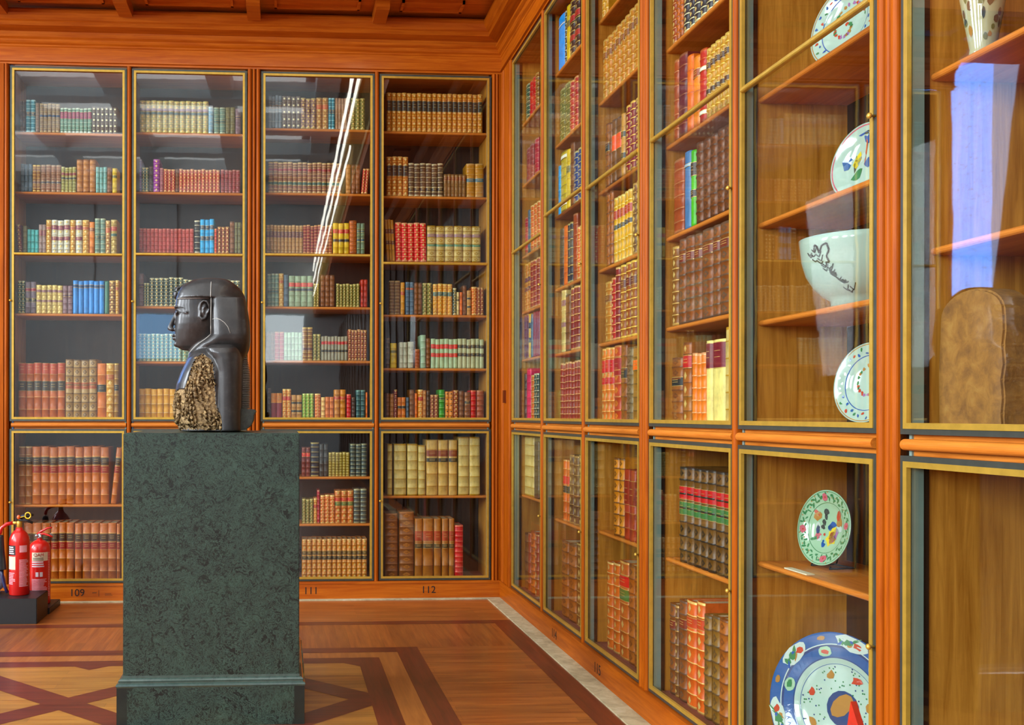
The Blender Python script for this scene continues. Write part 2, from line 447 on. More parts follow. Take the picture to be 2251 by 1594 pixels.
# every shelf of books: (case, height of the shelf in mm, runs of (from mm, to mm, how many, height mm, binding, lean))
ROWS = [
('B1',3782,[(62,102,2,254,'dkbrown'),(109,185,2,262,'teal'),(185,217,1,237,'greybrown'),(217,381,5,235,'greylab'),(381,635,8,202,'greencrim'),(635,839,6,217,'dots')]),
('B1',3301,[(68,162,3,224,'slate'),(162,227,2,217,'goldbrown'),(227,391,4,219,'brownlab'),(391,511,4,206,'olivelab'),(514,667,3,267,'tanplain'),(667,758,3,209,'paleteal'),(758,798,1,207,'brown'),(798,839,1,200,'yellow')]),
('B1',2807,[(49,82,1,229,'dkred',-4),(86,118,1,218,'olive'),(122,212,3,189,'turq'),(212,270,2,230,'greypink'),(270,314,1,268,'goldpat'),(314,462,3,269,'whitecrim'),(462,506,1,270,'goldpat'),(506,561,1,270,'whitecrim'),(561,615,1,271,'goldpat'),(615,659,1,256,'orangelab'),(659,747,2,286,'greygreen'),(747,787,1,269,'tanlab'),(787,838,1,277,'tanred')]),
('B1',2317,[(49,103,2,263,'greengilt'),(103,193,2,256,'mauvecrim'),(193,404,5,231,'creamgold'),(404,484,2,228,'mauve'),(487,738,6,270,'blue'),(742,775,1,267,'green'),(775,826,1,271,'browngilt'),(826,855,1,275,'goldpat')]),
('B1',1468,[(51,424,6,450,'orangelong'),(428,679,4,483,'worncream'),(679,752,1,450,'orangeblk'),(752,817,1,451,'goldpat'),(817,854,1,451,'goldblk')]),
('B1',772,[(54,162,2,470,'caselaw'),(162,776,9,468,'lawcalf'),(791,835,1,460,'lawcalf',6)]),
('B1',159,[(96,309,3,471,'lawcalf'),(313,498,3,470,'lawcalf'),(502,560,1,465,'lawcalf'),(564,837,4,467,'lawcalf'),(841,870,1,462,'lawcalf')]),
('B2',3798,[(69,625,12,258,'creammauve'),(625,665,1,219,'paleblue'),(669,765,2,216,'greygreen'),(765,843,2,218,'olive'),(843,888,1,208,'mauve')]),
('B2',3314,[(68,87,1,264,'lilac'),(87,142,2,198,'greengilt'),(145,178,1,206,'dkbrown'),(178,234,1,266,'magenta'),(234,263,1,196,'rose'),(263,359,3,189,'redgilt'),(359,388,1,190,'brown'),(388,720,11,192,'salmongilt'),(727,883,5,192,'dullred')]),
('B2',2820,[(64,509,14,197,'salmonred'),(512,560,1,267,'blackcream'),(560,675,3,275,'skyblue'),(675,697,1,201,'redorange'),(701,797,3,217,'brownred'),(801,841,1,262,'brown'),(841,893,2,255,'olive')]),
('B2',2383,[(63,104,1,266,'mauve'),(104,151,2,188,'greengilt'),(151,306,4,230,'dkgreengilt'),(306,423,3,238,'dkgreengilt'),(423,885,12,221,'dkgreengilt')]),
('B2',1934,[(59,415,10,226,'sage'),(415,504,2,227,'sage')]),
('B2',1467,[(66,363,6,245,'orangecream'),(363,459,2,245,'orangecream')]),
('B3',3852,[(64,175,4,266,'greyblue'),(175,328,4,265,'dots'),(328,455,3,253,'mauvegilt'),(455,557,2,258,'tanlab'),(557,609,2,256,'teal'),(613,714,4,257,'pinktan'),(714,740,1,258,'brown'),(740,857,3,260,'olivegilt')]),
('B3',3323,[(63,664,15,251,'brownredgreen'),(702,743,1,240,'tanplain'),(747,819,2,241,'brown'),(826,879,2,208,'redgilt',5)]),
('B3',2828,[(47,349,10,228,'tandark'),(349,589,8,231,'redbrown'),(596,731,3,252,'yellowredblk'),(731,791,1,275,'orangetall'),(791,859,2,253,'slategreen')]),
('B3',2389,[(58,151,3,267,'greygreen'),(151,192,1,271,'goldpat'),(192,229,1,260,'slate'),(233,434,4,254,'sageredblk'),(434,483,2,191,'olivegilt'),(494,610,3,266,'brown'),(622,817,7,193,'olivegilt'),(825,881,2,227,'redplain')]),
('B3',1947,[(42,116,2,235,'brown'),(116,195,2,235,'crimson'),(195,344,5,231,'palegreen'),(344,430,2,273,'goldbrown'),(434,497,2,217,'olivegilt'),(501,719,8,199,'greyredblk'),(722,877,6,259,'brownred')]),
('B3',1472,[(60,86,1,254,'dkbrown'),(86,179,2,213,'maroonorange'),(183,254,2,247,'orangered'),(254,343,2,198,'tanblk'),(347,440,3,210,'lime'),(448,497,1,210,'orangegilt'),(500,534,1,180,'creamorange'),(534,605,2,183,'salmon'),(609,703,2,243,'tantallred'),(710,748,1,206,'red'),(752,782,1,180,'dkbrown'),(789,864,2,240,'dkteal'),(868,883,1,221,'orange')]),
('B3',993,[(342,413,2,240,'dkredlab'),(413,485,1,281,'blackgilt'),(488,559,2,270,'charcoal'),(563,736,6,198,'goldolive'),(740,879,3,269,'slategilt')]),
('B3',607,[(346,439,3,203,'olivegilt'),(439,469,1,207,'orangered'),(469,491,1,274,'crimson'),(495,615,3,232,'orangegilt'),(615,769,3,269,'orangeredgreen'),(769,878,2,283,'slategilt')]),
('B3',157,[(345,881,13,326,'tandark2')]),
('B4',3844,[(88,889,19,320,'goldenblk')]),
('B4',3310,[(88,269,4,323,'orangedark'),(269,561,6,274,'browncream'),(565,751,6,186,'smallbrown'),(755,900,2,279,'tanblue')]),
('B4',2769,[(91,162,3,344,'tanmaroon',-3),(166,423,5,323,'brightred',-1),(427,876,6,300,'creamdiamond')]),
('B4',2330,[(112,203,2,280,'brownwide'),(207,241,1,266,'yellowtan'),(248,317,2,270,'slatered'),(320,385,2,266,'brown'),(389,468,2,263,'olivegilt'),(476,639,4,256,'orangegreen'),(643,673,1,223,'dkgreengilt'),(673,696,1,189,'cream'),(700,723,1,189,'orange'),(727,757,1,246,'brown'),(761,795,1,205,'tanblk'),(799,845,1,235,'orangegilt'),(845,902,2,232,'brownred')]),
('B4',1888,[(85,119,1,248,'dkbrown'),(123,176,1,206,'yellow'),(199,263,2,214,'creamgrey'),(267,316,1,218,'creamgrey'),(327,369,1,158,'redbrown1'),(373,418,1,275,'palegreen'),(422,456,1,249,'brown'),(460,684,6,245,'sagered2'),(684,905,6,246,'sageblk2')]),
('B4',1470,[(88,119,1,215,'brown'),(119,153,1,211,'tanplain'),(153,179,1,245,'dkred'),(183,251,2,181,'orangeblk'),(255,277,1,181,'slate'),(281,323,1,245,'brown'),(327,349,1,215,'orange'),(353,395,1,245,'orangered'),(395,421,1,241,'tanplain'),(425,452,1,237,'dkbrown'),(455,520,2,203,'brownred'),(528,577,1,245,'brightgreen'),(581,645,2,230,'orangedots'),(649,691,1,241,'brownred'),(695,737,1,237,'brown'),(741,790,1,226,'brownblk'),(794,840,1,241,'red'),(844,905,1,241,'redbrown1')]),
('B4',834,[(99,140,1,427,'vellum'),(155,257,1,427,'vellum'),(265,352,1,426,'vellum'),(356,417,1,415,'vellum'),(424,519,1,460,'vellumlab'),(523,606,1,459,'vellumlab'),(610,682,1,459,'vellumlab'),(690,781,1,485,'vellum'),(785,873,1,485,'vellum')]),
('B4',163,[(83,188,1,534,'worncarved'),(198,321,1,548,'worncarved'),(328,393,1,490,'calfredgreen'),(396,482,1,490,'calfredgreen'),(488,548,1,489,'calfredgreen'),(554,609,1,489,'calfredgreen'),(613,659,1,488,'calfredgreen'),(662,733,1,435,'redgilt2')]),
('R1',3788,[(67,184,1,274,'greengilt'),(184,379,2,263,'red'),(379,459,1,263,'browngilt')]),
('R1',3304,[(97,310,2,257,'dullred'),(352,459,1,262,'crimson')]),
('R1',2747,[(67,155,1,288,'crimson'),(155,226,1,329,'slate'),(226,486,3,347,'orangegilt')]),
('R1',2312,[(45,225,2,363,'orangemaroon'),(225,486,3,361,'redbrown')]),
('R1',1940,[(45,176,2,351,'maroon'),(176,253,1,336,'yellowblk'),(253,304,1,329,'slate'),(316,486,3,337,'dkredplain')]),
('R1',1478,[(45,100,1,362,'dkbrown'),(100,226,1,396,'hotpink'),(257,347,1,338,'orangegilt'),(347,473,2,347,'dkgreengilt')]),
('R1',881,[(45,345,1,460,'vellum'),(345,486,1,421,'dkbrown')]),
('R1',163,[(45,171,1,430,'brown'),(171,252,1,447,'redbrown1'),(252,384,1,470,'orangetall'),(384,486,1,462,'brownred')]),
('R2',3854,[(45,209,1,360,'brightblue'),(209,250,1,352,'dkgreengilt'),(250,333,1,362,'yellow'),(333,530,2,357,'blackredgilt')]),
('R2',3359,[(75,326,2,351,'olivegilt'),(326,501,2,330,'redgilt'),(501,589,1,326,'brown')]),
('R2',2871,[(45,109,1,336,'skyblueplain'),(109,254,1,406,'yellowcream'),(254,335,1,390,'yellow'),(335,422,1,412,'brown'),(422,599,2,332,'navy')]),
('R2',2372,[(75,176,1,396,'dkbrown'),(176,284,1,396,'orange'),(284,399,2,394,'blackgilt'),(399,491,1,433,'redbrown1'),(491,608,2,332,'orangegilt')]),
('R2',1926,[(131,230,1,421,'creamgold'),(230,337,1,374,'brown'),(347,618,4,408,'maroongilt')]),
('R2',1473,[(98,628,8,388,'redbrown')]),
('R2',792,[(187,326,2,412,'orangeredblk'),(326,637,3,451,'mottled')]),
('R2',147,[(142,471,2,505,'brownworn'),(471,637,1,530,'browngilt')]),
('R3',3846,[(45,140,2,300,'goldpat')]),
('R3',3358,[(65,658,8,345,'goldtan')]),
('R3',2828,[(107,181,1,371,'brownblk'),(181,221,1,362,'brown'),(221,292,1,361,'brownorange'),(292,385,1,351,'brownorange'),(385,444,1,348,'tanblk'),(459,671,3,369,'maroongilt2')]),
('R3',2366,[(132,245,2,424,'brownworn'),(261,546,5,369,'creamredblk'),(560,685,2,383,'mottled')]),
('R3',1928,[(107,213,1,347,'goldtan'),(213,292,1,359,'redgilt'),(292,362,1,410,'maroongilt'),(369,698,4,412,'brownyellow')]),
('R3',1480,[(45,266,3,426,'orangeredlab'),(266,377,1,429,'redpanel'),(377,470,1,426,'brownblk'),(470,570,1,406,'greybrownbig'),(573,705,1,405,'greyorange')]),
('R3',818,[(266,426,2,442,'tanorange'),(430,705,3,385,'redbrownlaw')]),
('R3',140,[(148,245,1,501,'orangegilt'),(245,354,1,510,'orangegilt'),(354,503,1,538,'calfredgreen2'),(503,698,2,535,'brownworn')]),
('R4',3295,[(63,114,1,270,'brownred'),(114,196,2,300,'orangetall'),(202,513,5,300,'blackwhite'),(513,694,3,300,'blackwhite')]),
('R4',2820,[(80,142,1,389,'redbrown1'),(142,239,1,388,'maroon'),(244,312,1,351,'orange'),(312,383,1,321,'orangelab'),(383,452,1,328,'redwhite'),(456,685,5,310,'yellowblk2')]),
('R4',2372,[(80,202,1,351,'redbrown1'),(207,281,1,362,'steelblue'),(286,338,1,350,'limelab'),(348,702,5,368,'mottledbig')]),
('R4',1932,[(69,142,1,380,'browngilt'),(142,220,1,403,'redworn'),(223,315,1,403,'redworn'),(317,398,1,397,'redworn'),(403,513,1,401,'redworn'),(518,592,1,399,'redworn'),(596,707,1,396,'redworn')]),
('R4',1468,[(63,191,1,312,'brownblk'),(196,289,1,376,'brownredlab'),(302,452,3,321,'salmonplain'),(454,518,1,366,'creammaroon'),(523,641,1,365,'creammaroon'),(646,724,1,410,'vellum')]),
('R4',808,[(164,711,7,450,'blackgold')]),
('R4',136,[(45,118,1,437,'redworn'),(118,156,1,439,'mottled'),(156,247,1,475,'redworn'),(247,354,1,491,'orangegiltbig'),(359,441,1,504,'orangegiltbig'),(441,516,1,461,'brownolive'),(516,594,1,473,'brownolive'),(594,681,1,476,'brownworn')]),
]
STYLES = '''
blackcream:black cream-banded|2a2622|5|d9cfae||0
blackgilt:black gilt-lined|26242a|6|b9a15a||0
blackgold:dark gold-tooled|644618|6|2a2014|.66-.8-b02a18;.5-.64-3f6a3a|2
blackredgilt:black red-labelled|23211c|6|c2a450|.6-.72-a5202a;.25-.36-a5202a|1
blackwhite:navy black gilt|20262c|6|d8cf9a||1
blue:bright blue cloth|2f7fc4|0|2f7fc4|.78-.88-26466a|0
brightblue:tall bright blue|2f95e0|0|2f95e0|.8-.83-cfe6f5|0
brightgreen:bright green|40883a|4|8fd06a|.66-.74-1f4a22|0
brightred:bright red gilt|d02c22|7|e8a070||1
brown:plain brown calf|7a4c2c|5|5c3820||0
brownblk:brown black-labelled|8a5428|5|6a3c1c|.56-.7-1c1a18|2
browncream:grey-brown cream-banded|5a4632|6|cdbb8c|.15-.27-2e2620|0
browngilt:brown gilt|7c5028|6|c9a050||1
brownlab:brown dark-labelled|8c6044|5|b99a78|.3-.4-3c2a30|0
brownolive:worn olive-brown|7c5c30|6|55422a||2
brownorange:brown orange-labelled|744c2a|5|5a3820|.5-.75-e06018|0
brownred:red-brown gilt|8c4428|6|c08850||1
brownredgreen:brown red-and-green-labelled|8a5c44|7|d9b678|.7-.8-8c2a2c;.25-.36-3a5444|0
brownredlab:brown red-labelled|9a5c28|5|6e3e1c|.68-.84-b03020|1
brownwide:broad striped brown|6e5038|9|a88858||0
brownworn:worn brown|9a5c2c|6|6e4020||2
brownyellow:gold-banded brown|8a4e22|7|f0c850|.68-.8-5c2420|1
calfredgreen:tall calf red-labelled|a86c38|3|8a5226|.62-.8-a84a28;.5-.58-4c3c1c|0
calfredgreen2:calf red-and-green-labelled|b0602a|6|d9a050|.74-.86-c02a20;.6-.72-3a6a34|1
caselaw:dull brown calf|8c5628|5|c09860|.68-.82-3a3020|0
charcoal:charcoal grey|37342f|4|5a564e||0
cream:small cream|d8c08c|3|a88850|.6-.7-5a4a2c|0
creamdiamond:gold diamond-tooled cream|c4ac74|5|9c7a38|.68-.78-8c6a70;.42-.52-4a7a5c|2
creamgold:gold-tooled cream|ccb478|5|e8d080|.74-.84-8c6464;.4-.48-8c6464|1
creamgrey:cream-grey|b8b49c|3|8c8870||0
creammaroon:cream maroon-labelled|e8d890|0|e8d890|.66-.97-6c1c26|0
creammauve:pale gilt-tooled|b8b08c|6|e8d880|.66-.76-8c7080;.55-.65-5c6c6c|1
creamorange:cream orange-banded|dcb87c|4|c07030||0
creamredblk:cream red-and-black-labelled|d8a848|5|e8cc70|.66-.8-a84020;.5-.58-2c3030|1
crimson:crimson|a82438|6|c88060||0
dkbrown:dark brown|3c2a20|5|6a4c34||0
dkgreengilt:dark green gilt|2c4034|7|c8c49c||1
dkred:thin dark red|7c2c34|6|b08850||1
dkredlab:dark red scarlet-labelled|6c2820|5|8c4c34|.68-.82-d02c20|0
dkredplain:plain dark red|7c2428|0|7c2428||0
dkteal:dark teal|284c4c|5|6c9484||0
dots:grey white-dotted|6c6058|4|8c8070||3
dullred:dull red|8c3c38|5|b07060||0
goldblk:brown gold black-labelled|8c6428|6|c8a040|.5-.62-1c1a18|0
goldbrown:gold-banded brown calf|8a5c28|7|d8b458|.3-.4-5c2c20|0
goldenblk:golden brown black-labelled|b87830|6|d8a048|.52-.8-2c2c20|1
goldolive:olive-gold tooled|8c7838|8|c8b060||0
goldpat:gold-patterned tan|c08c38|6|e0b860|.7-.8-b06030|1
goldtan:golden tan|b0762c|6|d0a048|.66-.78-7c4c24|1
green:thin green cloth|3c7058|0|3c7058||0
greencrim:green crimson-labelled|6c8c78|6|c8d8c0|.56-.84-8c2c50|0
greengilt:dark green gilt-banded|34503c|7|c0c090||1
greyblue:pale grey-blue|78848c|3|a0a8a8|.6-.7-68605c|0
greybrown:grey-brown|7c6858|4|a08c78||0
greybrownbig:big grey-brown worn|7c6c50|7|5c4c34||2
greygreen:grey-green gilt|6c8474|6|b0b898|.4-.5-3c5850|0
greylab:grey-brown blue-labelled|8c7860|6|b89c68|.52-.62-30405c|0
greyorange:grey-brown orange-labelled|a07440|5|6c5434|.68-.82-f07818|0
greypink:grey-pink|9c847c|4|b8a49c|.6-.8-8c4c54|0
greyredblk:grey red-and-black-labelled|948c74|0|948c74|.66-.8-b82828;.34-.46-28241c|0
hotpink:hot pink|d02c5c|6|a81c44||0
lawcalf:orange law calf|b0642c|4|d89c58|.68-.82-3c2c20;.54-.67-8c2e20|0
lilac:lilac|7c6890|7|b0a0b8||0
lime:lime green gilt|86a82c|7|c8d878||1
limelab:lime green black-labelled|5aac38|0|5aac38|.66-.84-3c2c20;.38-.48-2c2420|0
magenta:tall magenta|90348c|6|c878b8||1
maroon:tall maroon|5c1c24|5|8c5030||0
maroongilt:maroon gilt|7c2822|8|e0b060||0
maroongilt2:maroon gold-banded|782430|7|e8b850||1
maroonorange:maroon orange-topped|8c2c34|0|8c2c34|.62-1-e09038|0
mauve:mauve-brown|7c6064|4|94787c|.6-.7-5c3c48|0
mauvecrim:mauve crimson-and-black-labelled|6c5c64|3|7c6c74|.7-.8-8c1c38;.36-.48-1c2424|0
mauvegilt:mauve-brown gilt|86665c|5|c8b068||1
mottled:mottled brown gilt|6c4a30|6|b88c48||1
mottledbig:mottled brown ribbed|6e4022|6|4c2c18||2
navy:navy blue gilt|24386c|6|c8b878||1
olive:olive|6c6440|4|948c5c||0
olivegilt:olive gilt|6a6430|7|b8ac60||1
olivelab:olive red-labelled|8c8440|7|c8c080|.66-.78-7c2c28;.5-.6-2c3424|0
orange:plain orange|d8742c|3|b85c20||0
orangeblk:orange black-labelled|c87430|3|d89850|.48-.62-24201c|0
orangecream:orange and cream|d8a050|3|e8c484||0
orangedark:orange-brown dark-labelled|b06c2c|6|d8a050|.5-.78-3c2c20|1
orangedots:orange black-dotted|d08430|4|e8b060||4
orangegilt:orange gilt|c86c28|7|ecc070||1
orangegiltbig:big orange gilt|c8642a|6|f0c068|.75-.85-b0481c|1
orangegreen:golden green-labelled|cc8c34|7|e8bc58|.6-.74-44645c|1
orangelab:orange brown-labelled|d88434|3|b86424|.7-.82-8c4420|0
orangelong:orange-brown tall|b0602c|4|d8a060|.8-1-b04c1c;.5-.68-3c3428|0
orangemaroon:orange maroon-labelled|b0702c|6|d8a450|.6-.7-5c2030;.4-.5-5c2030|1
orangered:orange red-labelled|d88c30|6|f0c870|.62-.76-c03020|1
orangeredblk:orange red-and-black-labelled|d07028|5|e09c50|.6-.74-c82c1c;.46-.58-24201c|0
orangeredgreen:orange-brown red-and-green-labelled|b8682c|5|d89850|.68-.8-b83420;.54-.66-4c6434|1
orangeredlab:orange gilt red-labelled|c87430|6|e8b058|.66-.84-b82420;.5-.6-b82420|1
orangetall:tall orange-brown|b8682c|7|8a4a1e||2
paleblue:pale blue gilt|88a8b8|6|c8d8d8||0
palegreen:pale grey-green|a0b898|4|c8d8c0||0
paleteal:pale teal|7ca49c|4|a0c4bc||0
pinktan:pinkish tan|a88468|3|c0a080||0
red:bright red|b82c24|5|d86c48||0
redbrown:red-brown gilt-banded|8c3420|8|d8a060||0
redbrown1:red-brown|94482a|5|b47040||0
redbrownlaw:red-brown lettered|963a20|4|b86c34|.5-.85-84301c|0
redgilt:red gilt|a83424|7|e0a060||1
redgilt2:scarlet gilt-lined|c02820|9|e87858||0
redorange:thin red-orange|c84c2c|6|e8945c||0
redpanel:red panelled|b04a24|5|c88040|.6-.84-982c1c|2
redplain:plain red|a83c2c|4|8c2c20||0
redwhite:red white-labelled|b0381c|6|c05020|.7-.76-e0dccc;.1-.16-e0dccc|0
redworn:worn red-brown ribbed|7e4a2a|6|5c4434|.72-.82-6c2c20|2
rose:rose|a06468|5|c88c84||0
sage:sage green gilt|7c9478|7|c0d0b0||1
sageblk2:sage black-labelled|b0b088|0|b0b088|.68-.8-2c2a22;.4-.52-2c2a22|0
sagered2:sage red-labelled|a8b890|0|a8b890|.66-.82-d02c28;.38-.52-d02c28|0
sageredblk:sage red-and-black-labelled|94a484|4|a4b494|.64-.78-c83c30;.5-.6-38444c|0
salmon:salmon|cc7848|3|b05c30||0
salmongilt:salmon red gilt|b85440|6|e0a078||1
salmonplain:plain salmon orange|dc8040|5|e8a068||0
salmonred:salmon red|ac4840|5|c86c58||0
skyblue:sky blue dark-labelled|4ca4d4|4|5cb4e0|.7-.82-2c4058;.38-.5-2c4058|0
skyblueplain:thin sky blue|4c94c4|3|6cb0d8||0
slate:slate grey|4c5c68|4|64747c||0
slategilt:slate gilt|3c4640|7|a4a078||0
slategreen:slate green|64745c|4|9cac74|.4-.5-2c4c50;.7-.78-3c5450|0
slatered:slate blue red-labelled|4c6070|6|6c8090|.76-.82-a83c34|0
smallbrown:small brown|84603c|3|a47c50|.7-.9-84482c|0
steelblue:steel blue|4c7098|0|4c7098|.8-.84-98b4c8|0
tanblk:tan black-labelled|bc8c58|3|a47844|.62-.72-24201c;.28-.38-24201c|0
tanblue:broad tan blue-labelled|b07c38|5|c89c58|.44-.56-3c5c68|0
tandark:tan dark-labelled|a87c4c|6|c8a068|.54-.78-6c3c38|0
tandark2:orange tan dark-labelled|c07c3c|6|d8a460|.6-.7-5a4424;.48-.58-2c241a|1
tanlab:tan orange-labelled|a87848|5|c8a468|.62-.78-b85c24|1
tanmaroon:leaning tan maroon-labelled|c08838|2|a06c28|.66-.78-5c2820;.4-.5-5c2820|0
tanorange:tan ribbed|c88440|6|6c4420||2
tanplain:plain tan|b07848|5|8c5830||0
tanred:tan red-labelled|a88c50|6|c8b070|.66-.8-a83430;.5-.6-3c5848|1
tantallred:tall tan red-labelled|c08038|4|a86828|.66-.78-b83c28|0
teal:tall teal gilt|3c7c88|6|a8dce0|.5-.62-1c4454|0
turq:turquoise|58a8a4|3|78c0b8||0
vellum:tall vellum|ccb478|5|b48c44||0
vellumlab:vellum brown-and-black-labelled|c8a468|4|b07c34|.7-.82-803c1c;.6-.68-2c2818|0
whitecrim:white crimson-labelled|c8c4b0|6|e8e4d0|.7-.84-7c1c48;.38-.5-7c1c48|1
worncarved:broad worn carved brown|84502c|8|a86c38||2
worncream:worn cream-brown|a48458|6|6c5030|.5-.62-9c5030|2
yellow:yellow|d8b848|3|c0a038|.6-.72-6c6434|0
yellowblk:yellow black-labelled|d0a850|0|d0a850|.66-.8-1c1814;.34-.46-1c1814|0
yellowblk2:yellow-tan dark-labelled|b88830|7|e0b850|.7-.8-3c2c20;.34-.42-4c3424|1
yellowcream:yellow cream-banded|c0a844|6|8c7424|.88-.94-e8e4d0;.1-.14-e8e4d0|1
yellowredblk:yellow red-and-black-labelled|d4b050|3|c0983c|.66-.8-c02c24;.38-.48-24241c|0
yellowtan:yellow-tan red-labelled|cc9038|4|e0b058|.6-.72-b04420|0
'''

# ------------------------------------------------------------------ bookcases
DEPTH = .45
ZL0, ZL1, ZU0, ZU1 = .150, 1.385, 1.447, 4.285       # lower and upper door openings
LBL = {'B1': 'glazed wooden bookcase behind the fire extinguishers, at the end of the back range',
       'B2': 'glazed wooden bookcase of the back range directly behind the bust',
       'B3': 'glazed wooden bookcase just right of the bust, second from the corner',
       'B4': 'glazed wooden bookcase of the back range that touches the corner',
       'R1': 'glazed wooden bookcase of the side range nearest the corner, narrowest in view',
       'R2': 'glazed wooden bookcase of the side range, second from the corner',
       'R3': 'glazed wooden bookcase of the side range, third from the corner',
       'R4': 'glazed wooden bookcase of the side range, last one filled with books',
       'R5': 'glazed display case of the side range holding bowl and plates',
       'R6': 'glazed display case nearest the camera holding a brown stone slab'}
CASE = {'B1': 'case behind extinguishers', 'B2': 'case behind bust', 'B3': 'case right of bust', 'B4': 'back corner case',
        'R1': 'first side case', 'R2': 'second side case', 'R3': 'third side case', 'R4': 'fourth side case'}
ORIGIN = {'B1': (-3.975, 0), 'B2': (-3.0255, 0), 'B3': (-1.975, 0), 'B4': (-1.0256, 0),
          'R1': (0, -.3403), 'R2': (0, -1.2897), 'R3': (0, -2.2391), 'R4': (0, -3.2896), 'R5': (0, -4.239), 'R6': (0, -5.2895)}
LEFT = {'B1': 'none', 'B2': 'single', 'B3': 'double', 'B4': 'single', 'R1': 'none', 'R2': 'single', 'R3': 'single', 'R4': 'double', 'R5': 'single', 'R6': 'double'}
RIGHT = {'B1': 's', 'B2': 'd', 'B3': 's', 'B4': 'd', 'R1': 's', 'R2': 's', 'R3': 'd', 'R4': 's', 'R5': 'd', 'R6': 'd'}
SHELF = {}
def snap(z):                                                         # the lowest row of each door stands on the case's own boards
    return 152.0 if z < 200 else 1465.5 if 1420 < z < 1500 else z
ROWS = [(b, snap(z), runs) for b, z, runs in ROWS]
for b, z, runs in ROWS: SHELF.setdefault(b, []).append(z/1000)
def fit(b, z, h):                                                    # no volume reaches the shelf above it
    up = [q for q in SHELF[b] if q > z/1000+.05] + [1.395 if z < 1400 else 4.27]
    return min(h, (min(up)-.030)*1000-z)
ROWS = [(b, z, [(r[0], r[1], r[2], fit(b, z, r[3])) + tuple(r[4:]) for r in runs]) for b, z, runs in ROWS]
SHELF['B2'] += [.77]
SHELF['R5'] = [2.755, 2.261, 1.876, .926, 3.28, 1.472, .152]; SHELF['R6'] = [2.492, 1.987, 3.2, 1.472, .152]
BAR = {'B1': 2.785, 'B2': 2.792, 'B3': 2.80, 'B4': 2.741, 'R1': 2.772, 'R2': 2.871, 'R3': 2.843, 'R4': 2.84, 'R5': 2.774, 'R6': 4.0}

def ring(bm, x0, x1, z0, z1, w, y0, y1):
    add_box(bm, x0, x0+w, y0, y1, z0, z1); add_box(bm, x1-w, x1, y0, y1, z0, z1)
    add_box(bm, x0+w, x1-w, y0, y1, z0, z0+w); add_box(bm, x0+w, x1-w, y0, y1, z1-w, z1)

def lp(m): return m
PROTO = {}
def mesh_child(key, name, build, m, parent):
    """parts that are the same in every case share one mesh"""
    if key not in PROTO:
        bm = bmesh.new(); build(bm); o = obj(name, bm, m); PROTO[key] = o.data
        bpy.data.objects.remove(o, do_unlink=True)
    o = bpy.data.objects.new(name, PROTO[key]); COL.objects.link(o); o.parent = parent; return o

